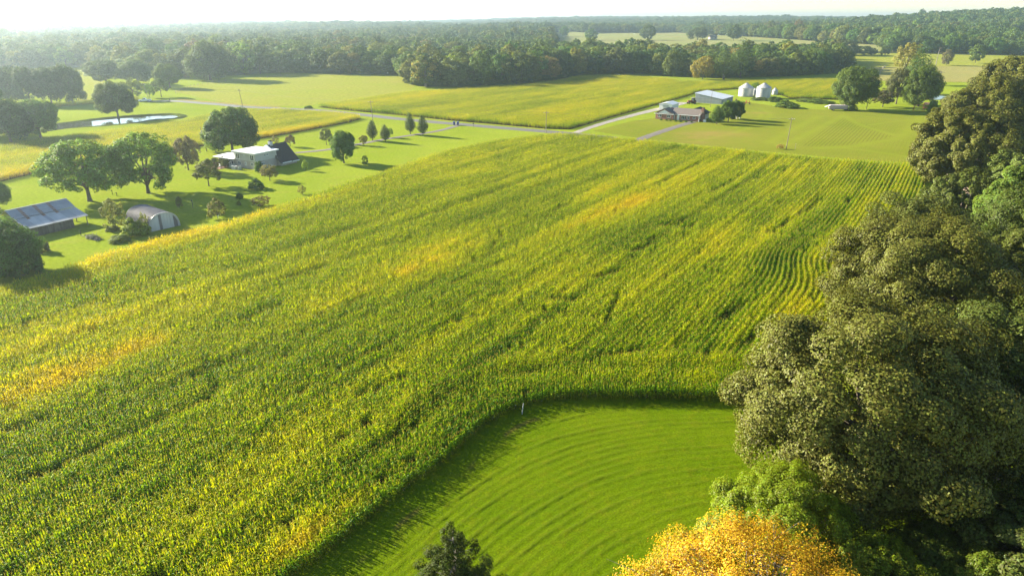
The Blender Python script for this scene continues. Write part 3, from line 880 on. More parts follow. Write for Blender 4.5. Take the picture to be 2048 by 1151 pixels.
def make_cone(kind, seed, H, W, z0, tiers, per, dens, L, Wd, mat, bark='bark', tr=.18, belly=.25, power=1.0, spike=1.0):
    """cedars and pear trees: clumps stacked in a spire"""
    rng = np.random.default_rng(seed)
    C, R = [], []
    for k in range(tiers):
        t = (k + .5) / tiers
        prof = min(1, t / belly) ** .6 * (1 - max(0, t - belly) / (1 - belly)) ** power
        z = z0 + (H - z0) * t
        m = max(2, int(per * (prof + .15)))
        for j in range(m):
            a = 2 * PI * (j + rng.uniform(-.3, .3)) / m + k
            r = W / 2 * (prof * rng.uniform(.62, .9))
            C.append((r * math.cos(a), r * math.sin(a), z + rng.normal(0, .02 * H))); R.append(W * (.11 + .07 * prof) * rng.uniform(.8, 1.25))
        C.append((0, 0, z)); R.append(W * .2 * prof + .1)
    C, R = np.array(C), np.array(R)
    V, F = leaf_quads(rng, C, R, dens * (R / R.mean()) ** 2, L, Wd, spike=spike)
    proto(kind, H, W, limbs(rng, H, tr, z0, C[::5], M[bark], n_limbs=8), np_mesh('crown', V, F, mat))

# prototypes: mid-size trees of the yards
for s_ in range(4): make_broad('oak', 10 + s_, 12, 13, 1.2, 24, 15, 60, .38, .25, M['leaf'], tr=.38, low=-.75, zc=.45, lobe_r=.36)
for s_ in range(3): make_broad('open', 20 + s_, 12, 12.5, 1.2, 30, 13, 44, .36, .22, M['leaf'], tr=.34, open_=.15, lobe_r=.27, n_limbs=18, low=-.75, zc=.48, twigs=2)
for s_ in range(3): make_cone('pear', 30 + s_, 7, 4.2, .9, 11, 11, 34, .3, .2, M['leaf'], tr=.13, belly=.3, power=.62)
for s_ in range(3): make_broad('small', 40 + s_, 5, 4.4, .8, 14, 9, 26, .26, .16, M['leaf'], tr=.1, open_=.1, lobe_r=.36, n_limbs=8, low=-.6)
for s_ in range(3): make_broad('bush', 50 + s_, 2.4, 3.0, -.1, 14, 9, 24, .22, .14, M['leaf'], tr=.06, lobe_r=.4, low=-.3, zc=.25)
for s_ in range(3): make_broad('sparse', 55 + s_, 3.4, 3.2, .1, 13, 9, 18, .22, .12, M['leaf'], tr=.05, lobe_r=.34, low=-.6, n_limbs=10, open_=.2)
for s_ in range(3): make_cone('pine', 60 + s_, 12, 7.5, 2.2, 10, 10, 60, .42, .18, M['leaf'], tr=.25, belly=.3, power=.8)
# woodland trees
for s_ in range(6): make_broad('wood', 70 + s_, 16, 14 + s_ % 3, .8, 20, 10, 30, .68, .45, M['leaf'], tr=.34, low=-.85, zc=.45, n_limbs=6, sides=5, lobe_r=.34)
for s_ in range(2): make_broad('thin', 80 + s_, 15, 10, 3.0, 18, 9, 22, .55, .3, M['leaf'], 'greybark', tr=.26, open_=.2, low=-.5, n_limbs=14, twigs=2, lobe_r=.34)

used_variant = {}
TREE_GAIN = 1.75
def tree(kind, px, py, top, wpx, color, name, label, cat='tree', group=None, lift=0.0, variant=None, xy=None, rot=None):
    """a tree at a surveyed base, as high and as wide as measured"""
    x, y = xy if xy else P(px, py)
    z = float(T(x, y))
    d = depth_of(x, y, z)
    # height from the top's pixel: solve along the vertical at (x, y)
    a = (575.5 - top) / FPX
    h = (a * (y * CP + CAM_H * SP) - y * SP + CAM_H * CP) / (CP + a * SP) - z
    w = wpx * d / FPX
    return plant(kind, x, y, z - lift, h, w, color, name, label, cat, group, variant, rot)

def plant(kind, x, y, z, h, w, color, name, label, cat='tree', group=None, variant=None, rot=None):
    v = used_variant.get(kind, 0); used_variant[kind] = v + 1
    Hp, Wp, tm, cm = PROTO[kind][(v if variant is None else variant) % len(PROTO[kind])]
    rng = np.random.default_rng(int(abs(x * 37 + y * 91)) % 99991)
    r = thing(name, label, cat, (x, y, z), rng.uniform(0, 2 * PI) if rot is None else rot, group, (w / Wp, w / Wp, h / Hp))
    link('trunk' if cat != 'bush' else 'stem', tm, r)
    c = link('crown', cm, r)
    c.color = (*[min(1, v * TREE_GAIN * k) for v, k in zip(color, (1.1, 1.0, .85))], 1)
    return r

G_DARK, G_MID, G_OLIVE, G_LIGHT = (.05, .10, .02), (.075, .135, .024), (.10, .13, .03), (.13, .20, .028)
G_GREY, G_BROWN, G_GOLD, G_LIME = (.085, .085, .045), (.10, .075, .04), (.24, .19, .03), (.15, .23, .022)

# --- the big oaks of the right edge: crowns of their own
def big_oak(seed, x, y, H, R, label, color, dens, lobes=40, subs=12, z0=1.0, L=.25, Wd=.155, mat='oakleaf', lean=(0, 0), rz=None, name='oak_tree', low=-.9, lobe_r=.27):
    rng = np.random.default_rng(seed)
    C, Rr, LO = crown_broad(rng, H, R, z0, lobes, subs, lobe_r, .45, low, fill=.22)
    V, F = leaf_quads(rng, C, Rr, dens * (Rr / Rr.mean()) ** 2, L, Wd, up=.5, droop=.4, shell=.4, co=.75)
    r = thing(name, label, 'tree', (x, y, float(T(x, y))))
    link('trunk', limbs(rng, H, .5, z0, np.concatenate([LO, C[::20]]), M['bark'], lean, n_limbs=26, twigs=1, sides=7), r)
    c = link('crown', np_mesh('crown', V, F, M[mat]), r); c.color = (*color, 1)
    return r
OAK = (.115, .118, .019)
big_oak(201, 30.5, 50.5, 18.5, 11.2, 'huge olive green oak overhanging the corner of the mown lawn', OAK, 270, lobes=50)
big_oak(202, 45.0, 53.0, 17.5, 9.5, 'dark oak standing in shade right behind the huge lawn oak', (.07, .088, .014), 190)  # leaf colour darkened to stand in for the neighbouring oaks' shade
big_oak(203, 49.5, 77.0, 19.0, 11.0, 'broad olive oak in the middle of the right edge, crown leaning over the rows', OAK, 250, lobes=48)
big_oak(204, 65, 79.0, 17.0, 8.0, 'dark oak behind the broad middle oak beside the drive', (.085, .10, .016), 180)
big_oak(205, 109, 164, 20.5, 12.5, 'tall oak at the far end of the corn beside the white shed', OAK, 190, L=.42, Wd=.27)
big_oak(206, 140, 205, 24, 13, 'tallest oak at the upper right behind the white shed', OAK, 190, L=.45, Wd=.28)
big_oak(211, 188, 262, 27, 17, 'tall oak in the top right corner beyond the other oaks', OAK, 170, L=.6, Wd=.4)
big_oak(212, 163, 222, 22, 13, 'oak crown filling the gap beside the tallest oak', OAK, 150, L=.5, Wd=.32)
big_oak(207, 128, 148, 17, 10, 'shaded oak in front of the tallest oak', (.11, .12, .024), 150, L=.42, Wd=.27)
big_oak(208, 86, 107, 20, 9, 'fresh green tree at the right edge above the shaded oak', (.12, .175, .03), 220, L=.36, Wd=.22, mat='leaf', name='maple_tree')
big_oak(209, 98, 117, 17, 8, 'leafy green tree behind the fresh green one at the right edge', (.11, .155, .028), 150, L=.36, Wd=.22, mat='leaf', name='maple_tree')
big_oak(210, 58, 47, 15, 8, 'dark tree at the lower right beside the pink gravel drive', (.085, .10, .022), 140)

big_oak(213, 62, 62, 19, 9.5, 'shade-darkened oak at the right edge between the two broad lawn oaks', (.065, .085, .014), 160)  # shade of the oaks to its left put into the leaf colour
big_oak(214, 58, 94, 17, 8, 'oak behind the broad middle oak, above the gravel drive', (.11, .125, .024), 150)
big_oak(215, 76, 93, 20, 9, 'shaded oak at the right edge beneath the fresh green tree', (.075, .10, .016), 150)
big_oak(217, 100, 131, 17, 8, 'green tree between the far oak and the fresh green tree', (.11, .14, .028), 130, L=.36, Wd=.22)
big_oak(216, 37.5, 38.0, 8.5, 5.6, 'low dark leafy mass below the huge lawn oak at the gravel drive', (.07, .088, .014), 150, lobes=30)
big_oak(218, 90, 133, 11.5, 7.5, 'dark rounded tree filling the gap below the far oak', (.09, .11, .018), 130, L=.34, Wd=.21, lobes=30)
# foreground trees along the bottom edge
def gold_tree():
    rng = np.random.default_rng(300)
    H, R, z0 = 10.2, 7.7, 2.0
    C, Rr, LO = crown_broad(rng, H, R, z0, 44, 24, .26, .45, -.4)
    V, F = leaf_quads(rng, C, Rr, 66 * rng.uniform(.35, 1.2, len(Rr)) * (Rr / Rr.mean()) ** 2, .15, .10, up=.5, shell=.05, spike=.5)
    x, y = 14.6, 30.8
    r = thing('gold_tree', 'golden yellow autumn tree with bare grey twigs at the bottom edge', 'tree', (x, y, 0))
    link('trunk', limbs(rng, H, .26, z0, np.concatenate([LO, C]), M['greybark'], n_limbs=120, twigs=4, sides=6), r)
    c = link('crown', np_mesh('crown', V, F, M['goldleaf']), r); c.color = (.54, .335, .022, 1)
    k = rng.random(len(C)) < (.16 + .5 * (C[:, 0] < -3.0) * (C[:, 2] < 7.5))
    V, F = leaf_quads(rng, C[k], Rr[k], np.full(k.sum(), 60), .15, .10, up=.5, shell=.05, spike=.5)
    c = link('green_foliage', np_mesh('green_foliage', V, F, M['goldleaf']), r); c.color = (.26, .24, .02, 1); c['label'] = 'yellow green leaves not yet turned'
gold_tree()
def lime_tree(seed, x, y, H, R, label, color, name='cypress_tree', dens=240):
    rng = np.random.default_rng(seed)
    C, Rr, LO = crown_broad(rng, H, R, .8, 40, 26, .26, .4, -.4); Rr = Rr * .75
    V, F = leaf_quads(rng, C, Rr, dens * .36 * (Rr / Rr.mean()) ** 2, .20, .085, up=.7, shell=.1, spike=1.4, squash=1.2)
    r = thing(name, label, 'tree', (x, y, 0))
    link('trunk', limbs(rng, H, .2, .8, LO, M['bark'], n_limbs=22, twigs=2), r)
    c = link('crown', np_mesh('crown', V, F, M['goldleaf']), r); c.color = (*color, 1)
lime_tree(301, 19.8, 40.0, 9.4, 5.6, 'feathery bright green tree between the golden tree and the huge oak', (.17, .22, .008))
lime_tree(302, 24.5, 36.0, 7.0, 4.4, 'feathery green tree right of the golden tree, half in shade', (.15, .19, .008))
def cedar():
    rng = np.random.default_rng(304)
    H, W = 11.2, 9.6
    C, R = [], []
    for k in range(15):
        t = (k + .5) / 15
        z = 1.5 + 9.5 * t; rad = W / 2 * (1 - t) ** .7 + .2
        for j in range(max(4, int(34 * (1 - t)) + 5)):
            a = rng.uniform(0, 2 * PI); r = rad * rng.uniform(.2, 1.0)
            C.append((r * math.cos(a), r * math.sin(a), z + rng.normal(0, .25))); R.append(.55 * (1 - t) + .26)
    C, R = np.array(C), np.array(R)
    V, F = leaf_quads(rng, C, R, 380 * (R / R.mean()) ** 2, .22, .06, up=.2, shell=.05, spike=1.6)
    x, y = -3.6, 33.2
    r = thing('cedar_tree', 'dark cedar with thin feathery top at the bottom edge of the lawn', 'tree', (x, y, 0))
    mb = MB(); mb.tube([(0, 0, -.3), (.05, 0, 5), (0, 0, 11)], [.17, .1, .02], 7)
    for c_ in C[::3]: mb.tube([(0, 0, c_[2] - .25), tuple(c_)], [.035, .01], 4, False)
    link('trunk', mb.mesh('trunk', M['greybark'], True), r)
    c = link('crown', np_mesh('crown', V, F, M['leaf']), r); c.color = (.055, .075, .012, 1)
cedar()
lime_tree(305, 33.2, 36.0, 6.0, 3.6, 'fresh green leafy tree top at the bottom right corner', (.11, .15, .012), 'young_tree', 200)
lime_tree(307, 31.0, 39.5, 5.0, 3.2, 'dark green shrub between the lawn oak and the gravel drive', (.085, .115, .012), 'tall_shrub', 200)
lime_tree(306, 27.4, 35.2, 5.0, 2.4, 'small leafy tree top left of the bottom right corner', (.085, .13, .016), 'young_tree', 160)
plant('pine', 84, 137, 0, 5.0, 10, (.06, .075, .025), 'cedar_bush', 'wide brownish green cedar at the end of the corn beside the gravel drive', 'tree')
plant('bush', 93, 150, 0, 3.6, 6, G_OLIVE, 'shrub', 'olive shrub under the far oak where the corn ends', 'bush')
plant('small', 97, 135, 0, 6.5, 6.5, (.05, .07, .025), 'small_tree', 'small dark tree beside the gravel drive behind the wide cedar', 'tree')
plant('bush', 90.5, 128, 0, 2.6, 5, (.06, .075, .025), 'shrub', 'brownish shrub beside the gravel drive below the wide cedar', 'bush')

# --- the white house's yard
yard = [
 ('open', 180, 402, 276, 152, G_MID, 'shade_tree', 'large loose crowned shade tree behind the grey barn', 'tree'),
 ('open', 297, 386, 261, 128, G_MID, 'shade_tree', 'large shade tree with a bare fork right of the barn tree', 'tree'),
 ('open', 377, 340, 272, 50, (.080, .080, .056), 'purple_tree', 'greyish purple leaved tree left of the white house', 'tree'),
 ('oak', 466, 306, 214, 98, (.045, .085, .02), 'maple_tree', 'dense dark maple towering behind the white house', 'tree'),
 ('small', 432, 304, 277, 46, G_LIGHT, 'small_tree', 'low light green tree under the left side of the maple', 'tree'),
 ('small', 418, 372, 318, 52, (.066, .085, .032), 'small_tree', 'small reddish green tree before the patio', 'tree'),
 ('small', 540, 361, 327, 36, (.095, .10, .05), 'small_tree', 'brownish little tree in front of the house corner', 'tree'),
 ('bush', 513, 377, 357, 34, G_DARK, 'bush', 'dark rounded bush on the lawn below the house', 'bush'),
 ('bush', 519, 343, 322, 20, G_DARK, 'bush', 'dark green bush against the corner of the white house', 'bush'),
 ('bush', 480, 397, 384, 14, G_DARK, 'bush', 'little dark bush on the shaded lawn, upper of two', 'bush'),
 ('bush', 478, 410, 400, 9, G_OLIVE, 'bush', 'tiny bush on the shaded lawn, lower of two', 'bush'),
 ('sparse', 604, 388, 368, 17, (.13, .14, .05), 'sapling', 'thin pale sapling on the lawn by the corn edge', 'bush'),
 ('sparse', 521, 412, 391, 38, (.11, .10, .05), 'bush', 'loose brownish bush touching the corn edge', 'bush'),
 ('sparse', 436, 437, 396, 38, (.085, .095, .04), 'bush', 'round loose bush at the corn edge below the small trees', 'bush'),
 ('small', 611, 341, 319, 13, G_LIGHT, 'young_tree', 'young light green tree right of the white house', 'tree'),
 ('small', 581, 293, 269, 21, (.085, .07, .04), 'small_tree', 'reddish small tree behind the dark roof', 'tree'),
 ('sparse', 550, 288, 271, 17, G_GREY, 'sapling', 'pale greyish sapling behind the house chimney', 'bush'),
 ('small', 653, 290, 253, 27, (.065, .09, .04), 'small_tree', 'round greyish green tree behind the stout dark tree', 'tree'),
 ('oak', 688, 326, 259, 51, G_DARK, 'stout_tree', 'stout dark tree with leaning trunk on the lawn beyond the drive', 'tree'),
 ('sparse', 730, 331, 309, 13, G_MID, 'young_tree', 'tiny sparse tree on the open lawn', 'tree'),
 ('small', 702, 289, 269, 14, G_LIGHT, 'young_tree', 'small light tree beside the drive next to the stout tree', 'tree'),
 ('small', 727, 291, 270, 18, (.11, .12, .04), 'young_tree', 'small umbrella shaped tree beside the drive', 'tree'),
 ('pear', 745, 281, 241, 23, (.042, .066, .028), 'pear_tree', 'egg shaped dark tree above the drive, furthest left of four', 'tree'),
 ('pear', 771, 284, 249, 20, (.042, .066, .028), 'pear_tree', 'egg shaped dark tree on the drive edge beside a lighter one', 'tree'),
 ('small', 780, 275, 253, 15, G_LIGHT, 'young_tree', 'lighter small tree behind an egg shaped one', 'tree'),
 ('pear', 821, 268.5, 227, 22, (.042, .066, .028), 'pear_tree', 'tall egg shaped dark tree nearest the road', 'tree'),
 ('pear', 846, 271, 231, 22, (.046, .07, .028), 'pear_tree', 'egg shaped dark tree nearest the blue bins', 'tree'),
 ('oak', 0, 418, 358, 46, G_DARK, 'dark_tree', 'dark tree cut by the left edge above the barn', 'tree'),
 ('oak', 4, 548, 446, 150, G_DARK, 'dark_tree', 'large dark tree cut by the left edge in front of the barn', 'tree'),
 ('bush', 55, 548, 478, 72, (.04, .075, .018), 'bush', 'big dark bush at the corn edge under the left tree', 'bush'),
 ('bush', 85, 503, 477, 29, (.06, .07, .03), 'bush', 'rounded grey green bush in the shade of the barn', 'bush'),
 ('sparse', 232, 458, 394, 46, (.10, .12, .04), 'tall_shrub', 'tall loose shrub at the left side of the arched metal shed', 'bush'),
 ('bush', 272, 470, 436, 50, (.12, .17, .024), 'vine_thicket', 'bright vines climbing the arched metal shed', 'bush'),
 ('sparse', 291, 462, 422, 20, (.12, .15, .04), 'sapling', 'slim sapling before the arched metal shed door end', 'bush'),
 ('bush', 240, 482, 470, 44, (.085, .12, .03), 'weeds', 'low weeds spreading below the vine thicket', 'bush'),
 ('bush', 226, 461, 450, 26, (.085, .11, .03), 'weeds', 'low weeds at the foot of the tall shrub', 'bush'),
 ('sparse', 360, 417, 391, 14, (.09, .085, .04), 'vine_post', 'brownish vines over a post right of the arched shed', 'bush'),
 ('oak', 237, 236, 163, 72, (.05, .08, .024), 'pond_tree', 'lone spreading tree standing at the pond', 'tree'),
 ('oak', 82, 276, 196, 82, G_DARK, 'dark_tree', 'dark tree at the near end of the pond', 'tree'),
 ('oak', 22, 284, 196, 92, (.03, .058, .016), 'dark_tree', 'dark tree left of the pond at the picture edge', 'tree'),
 ('oak', -20, 270, 165, 90, (.03, .058, .018), 'dark_tree', 'dark tree at the far left edge behind the pond trees', 'tree'),
 ('oak', 20, 207, 133, 66, (.034, .06, .022), 'dark_tree', 'leftmost dark tree of the clump behind the corn strip', 'tree'),
 ('oak', 62, 208, 131, 60, (.034, .06, .022), 'dark_tree', 'second dark tree of the clump behind the corn strip', 'tree'),
 ('oak', 104, 208, 133, 60, (.034, .058, .022), 'dark_tree', 'dark tree third in the clump behind the corn strip', 'tree'),
 ('oak', 146, 206, 131, 56, (.038, .064, .022), 'dark_tree', 'rightmost dark tree of the clump behind the corn strip', 'tree'),
 ('small', 268, 200, 157, 42, (.075, .11, .03), 'round_tree', 'rounded bright green tree left of the white pickup', 'tree'),
 ('small', 323, 194, 154, 34, (.06, .095, .03), 'round_tree', 'rounded green tree right of the leaning utility pole', 'tree'),
 ('small', 300, 196, 164, 20, G_MID, 'round_tree', 'narrow green tree behind the leaning utility pole', 'tree'),
 ('oak', 340, 176, 127, 52, (.065, .10, .024), 'field_tree', 'light topped tree at the corner of the pasture', 'tree'),
 ('oak', 213, 167, 119, 78, (.05, .08, .03), 'wide_tree', 'wide rounded tree beyond the pond', 'tree'),
 ('oak', 276, 168, 118, 60, (.05, .085, .028), 'wide_tree', 'greener tree between the wide tree and the pasture corner', 'tree'),
 ('oak', 421, 160, 84, 88, (.046, .072, .024), 'field_oak', 'big solitary oak standing at the edge of the pasture', 'tree'),
 # far side
 ('pear', 1433, 248, 211, 28, (.045, .082, .018), 'yard_tree', 'upright round topped tree in front of the brick house', 'tree'),
 ('oak', 1456, 244, 201, 34, (.048, .086, .018), 'yard_tree', 'round dense tree at the right of the brick house', 'tree'),
 ('oak', 1470, 239, 200, 34, (.045, .08, .018), 'yard_tree', 'round dense tree behind the white tank', 'tree'),
 ('oak', 1704, 219, 131, 80, (.055, .085, .022), 'leafy_tree', 'ragged leafy tree left of the tall pale pole', 'tree'),
 ('small', 1765, 214, 178, 46, (.05, .05, .032), 'brown_tree', 'brownish low tree behind the tall pale pole', 'tree'),
 ('open', 1792, 208, 134, 48, (.055, .065, .03), 'dark_tree', 'dull dark tree between the brown tree and the round green one', 'tree'),
 ('oak', 1836, 213, 133, 68, (.05, .078, .016), 'round_tree', 'round full green tree next to the red playset', 'tree'),
 ('pine', 1828, 190, 99, 62, (.036, .066, .018), 'pine_tree', 'tall dark pine rising behind the round green tree', 'tree'),
 ('thin', 1806, 168, 77, 46, (.13, .13, .045), 'pale_tree', 'pale yellowish thin tree behind the tall dark pine', 'tree'),
 ('oak', 1862, 228, 200, 20, G_DARK, 'bush', 'dark bush at the playset', 'bush'),
 ('bush', 1573, 215, 200, 46, (.07, .115, .025), 'mound_bush', 'round overgrown mound on the mown field', 'bush'),
 ('bush', 1550, 203, 193, 34, (.05, .085, .022), 'mound_bush', 'bushes at the foot of the grain bins', 'bush'),
 ('bush', 1520, 200, 194, 40, (.07, .10, .03), 'weeds', 'weeds before the bigger grain bins', 'bush'),
 ('bush', 1640, 206, 198, 50, (.08, .13, .03), 'weeds', 'tall weeds left of the old trailer', 'bush'),
 ('bush', 1612, 203, 197, 40, (.09, .13, .035), 'weeds', 'tall weeds between the mound and the corn', 'bush'),
 ('bush', 1700, 221, 203, 26, (.08, .12, .03), 'weeds', 'weeds at the right end of the old trailer', 'bush'),
 ('small', 1511, 187, 165, 20, G_MID, 'small_tree', 'green tree showing between the two biggest grain bins', 'tree'),
 ('bush', 617, 217, 211, 16, G_DARK, 'bush', 'dark bush at the corner of the pasture fence', 'bush'),
]
for k_, px, py, top, w, c, nm, lb, cat in yard: tree(k_, px, py, top, w, c, nm, lb, cat)
for i_, (px, w) in enumerate([(1322, 6), (1333, 5), (1341, 4), (1352, 6), (1361, 7), (1372, 6), (1383, 5)]):
    tree('bush', px, 239.5 + (px - 1311) * .085, 236 + (px - 1311) * .085, w, G_DARK, 'foundation_shrub', ['shrub under the left corner of the brick gable', 'shrub under the left window of the brick gable', 'tiny shrub between the two gable windows', 'shrub under the right window of the brick gable', 'shrub at the porch of the brick house', 'shrub under the picture window of the brick house', 'last shrub before the right corner of the brick house'][i_], 'bush', 'shrubs along the brick house')

# trees standing in the far fields
far = [(1182, 81, 57, 28, G_DARK, 'round dark tree alone in the pale far field'), (1295, 81, 48, 30, (.05, .075, .03), 'taller tree in the far field right of the round one'),
       (1395, 80, 53, 42, (.045, .065, .03), 'clump like wide tree in the far hay field'), (1467, 82, 49, 31, (.045, .07, .028), 'upright tree right of the tiny far barn'),
       (1128, 74, 52, 20, G_DARK, 'dark tree at the left end of the far field'), (1152, 87, 76, 12, G_MID, 'small bush like tree below the round far tree'), (1375, 71, 64, 7, G_MID, 'tiny tree left of the wide far tree'),
       (1694, 111, 78, 46, (.045, .065, .032), 'dark spreading tree at the left of the pasture row'), (1728, 110, 91, 34, (.045, .07, .03), 'low rounded tree second in the pasture row'), (1745, 111, 96, 17, (.03, .05, .025), 'small conical dark tree in the pasture row'),
       (1769, 112, 88, 18, (.04, .065, .028), 'dark tree at the right of the pasture row'), (1950, 127, 88, 28, (.065, .10, .03), 'light green tree alone in the right pasture'), (1892, 131, 98, 22, (.085, .085, .055), 'brownish half bare tree in the right pasture'),
       (1706, 110, 96, 18, G_DARK, 'little dark tree inside the pasture row'), (1620, 120, 88, 40, G_MID, 'tree behind the grain bin woods'), (1660, 118, 84, 40, G_MID, 'tree at the right end of the grain bin woods')]
for px, py, top, w, c, lb in far: tree('wood' if w > 16 else 'bush', px, py, top, w, c, 'field_tree', lb)
# yellowing, olive and thin trees at the front of the woods
tree('thin', 852, 174, 114, 62, (.17, .16, .045), 'olive_tree', 'pale olive tree leaning out of the wood corner')
tree('wood', 1405, 159, 110, 46, (.13, .12, .03), 'yellowing_tree', 'yellowing tree in front of the woods above the metal shed')
tree('pine', 1447, 159, 100, 58, (.055, .085, .028), 'pine_tree', 'tall pine with a clear trunk right of the yellowing tree')
tree('pine', 1480, 156, 80, 56, (.04, .07, .022), 'pine_tree', 'tallest dark pine of the woods above the metal shed')

# ------------------------------------------------------------------ the woods
BASE = np.array([(-900, 150), (-100, 142), (150, 136), (180, 133), (215, 140), (260, 152), (340, 156), (400, 156), (440, 152), (560, 146), (700, 149), (812, 151), (820, 168), (850, 174), (930, 174), (1050, 167), (1130, 157), (1160, 149.5), (1300, 148), (1350, 154), (1400, 155), (1440, 157), (1560, 153), (1660, 148), (1688, 144), (1692, 107), (1900, 109), (2100, 111), (2900, 112)])
def is_wood(x, y):
    z = T(x, y)
    px, py = proj(x, y, z)
    ok = py < np.interp(px, BASE[:, 0], BASE[:, 1])
    ok &= ~((px > 1108) & (px < 1696) & (py < np.interp(px, [1108, 1200, 1400, 1560, 1696], [120, 121, 124, 124, 118])) & (py > np.interp(px, [1108, 1300, 1500, 1696], [66, 66, 76, 88])))
    for f in (FIELD_A, FIELD_D, [(1672, 104), (1780, 103), (1850, 106), (1930, 107), (2080, 111), (2080, 166), (1860, 164), (1690, 160)], [(2010, 73), (2090, 68), (2090, 86), (2020, 88)], [(1818, 60), (1880, 60), (1880, 71), (1818, 71)], [(1904, 57), (1935, 57), (1935, 66), (1904, 66)]):
        ok &= ~in_poly(px, py, f)
    return ok
rng = np.random.default_rng(77)
WX, WY, WS = [], [], []
y_ = 390.0
while y_ < 5200:
    s_ = max(11.5, y_ / 115)
    half = y_ * .86 + 60
    x_ = np.arange(-half, half, s_)
    x_ = x_ + rng.uniform(-.42, .42, len(x_)) * s_; yy_ = y_ + rng.uniform(-.42, .42, len(x_)) * s_
    WX.append(x_); WY.append(yy_); WS.append(np.full(len(x_), s_))
    y_ += s_ * .92
WX, WY, WS = map(np.concatenate, (WX, WY, WS))
k = is_wood(WX, WY); WX, WY, WS = WX[k], WY[k], WS[k]
WZ = T(WX, WY)
tone = VNoise(8)
WHt = (14.5 + 5.0 * VNoise(9)(WX * .013, WY * .013) + rng.normal(0, 1.9, len(WX))) * np.where(rng.random(len(WX)) < .07, 1.18, 1)
WW = np.maximum(WS * 1.5, 15) * rng.uniform(.8, 1.25, len(WX))
# which show largest: walk outwards, keeping the skyline of the nearer trees
order = np.argsort(np.hypot(WX, WY))
bx, bt = proj(WX, WY, WZ); _, tt = proj(WX, WY, WZ + WHt)
wpx = WW * FPX / (WY * CP + CAM_H * SP)
hor = np.full(2049, 1e9)
vis = np.zeros(len(WX))
for i in order[:9000]:
    a, b = int(bx[i] - wpx[i] / 2), int(bx[i] + wpx[i] / 2)
    a, b = max(0, a), min(2048, b)
    if b - a < 2: continue
    h = np.minimum(hor[a:b], bt[i]) - tt[i]
    vis[i] = np.clip(h, 0, None).sum()
    hor[a:b] = np.minimum(hor[a:b], tt[i] + 1.5)
big = np.argsort(-vis)[:270]
big = big[vis[big] > 60]
regions = [(-1e9, 205, 'beyond the left field'), (205, 440, 'behind the solitary oak'), (440, 640, 'along the top of the pasture'), (640, 822, 'left of the leaning olive tree'),
           (822, 1000, 'right of the olive tree'), (1000, 1160, 'behind the far cornfield'), (1160, 1390, 'left of the yellowing tree'), (1390, 1560, 'behind the metal shed'), (1560, 1695, 'behind the grain bins'), (1695, 1830, 'above the pasture row'), (1830, 1e9, 'on the wooded hill')]
tones = [((.042, .072, .022), 'dark green'), ((.06, .095, .026), 'mid green'), ((.08, .102, .032), 'olive green'), ((.11, .145, .034), 'light green'), ((.13, .125, .048), 'yellowish'), ((.085, .08, .044), 'brownish')]
tw = np.array([.32, .33, .2, .11, .025, .015])
wood_made = {}
for i in big:
    c, cn = tones[rng.choice(6, p=tw)]
    c = tuple(v * rng.uniform(.85, 1.15) for v in c)
    rg = next(r for a, b, r in regions if a <= bx[i] < b)
    sz = 'tall' if WHt[i] > 19 else ('low' if WHt[i] < 15 else 'full')
    rowd = 'front row' if bt[i] > np.interp(bx[i], BASE[:, 0], BASE[:, 1]) - 5 else 'rear'
    kd = 'thin' if cn in ('yellowish', 'brownish') and rng.random() < .4 else 'wood'
    o_ = plant(kd, WX[i], WY[i], WZ[i] - .2, WHt[i], WW[i] * 1.05, c, 'woodland_tree', f'{sz} {cn} {"front row " if rowd == "front row" else "inner "}woodland tree {rg}', 'tree', f'woodland trees {rg}')
    wood_made.setdefault(o_['label'], []).append((bx[i], o_))
ORD = ['leftmost'] + [w_ + ' from left' for w_ in 'second third fourth fifth sixth seventh eighth ninth tenth'.split()]
for lb, lst in wood_made.items():
    if 1 < len(lst) <= 10:
        lst.sort(key=lambda q: q[0])
        for j, (_, o_) in enumerate(lst):
            o_['label'] = (ORD[j] if j < len(lst) - 1 else 'rightmost') + ' ' + lb
rest = np.setdiff1d(np.arange(len(WX)), big)

def far_mesh(seed, H, W, dens, L, Wd):
    r_ = np.random.default_rng(seed)
    C, R, LO = crown_broad(r_, H, W / 2, .5, 17, 7, .36, .48, -.7)
    V, F = leaf_quads(r_, C, R, dens * (R / R.mean()) ** 2, L, Wd)
    return np_mesh('wood_crown', V, F, M['forestleaf'])
woods = [far_mesh(400 + i, 16, 14, 18, 1.1, .75) for i in range(7)]
NG_WOOD = scatter_group('wood_scatter', proto_collection('wood_protos', woods))
scl = np.stack([WW[rest] / 14, WW[rest] / 14, WHt[rest] / 16], 1)
scatter('forest', NG_WOOD, np.stack([WX[rest], WY[rest], WZ[rest] - .3], 1), rng.uniform(0, 2 * PI, len(rest)), scl, rng.integers(0, 7, len(rest)), {}, 'wide broadleaf woods running back to the horizon', 'forest')
# brushy undergrowth closing the foot of the woods
ux = np.arange(-60, 1700, 3.0); up_ = np.interp(ux, BASE[:, 0], BASE[:, 1]) - .6
UP = np.array([P(a, b) for a, b in zip(ux + rng.uniform(-1.5, 1.5, len(ux)), up_)])
ok = (ux < 150) | (ux > 205)
UP = UP[ok]
n_u = len(UP)
sc_ = np.stack([rng.uniform(.35, .8, n_u)] * 2 + [rng.uniform(.12, .34, n_u)], 1)
scatter('undergrowth', NG_WOOD, np.stack([UP[:, 0] + rng.normal(0, 1.2, n_u), UP[:, 1] + rng.uniform(0, 5, n_u), np.full(n_u, -.3)], 1), rng.uniform(0, 2 * PI, n_u), sc_, rng.integers(0, 7, n_u), {}, 'brush and saplings at the foot of the woods', 'undergrowth')

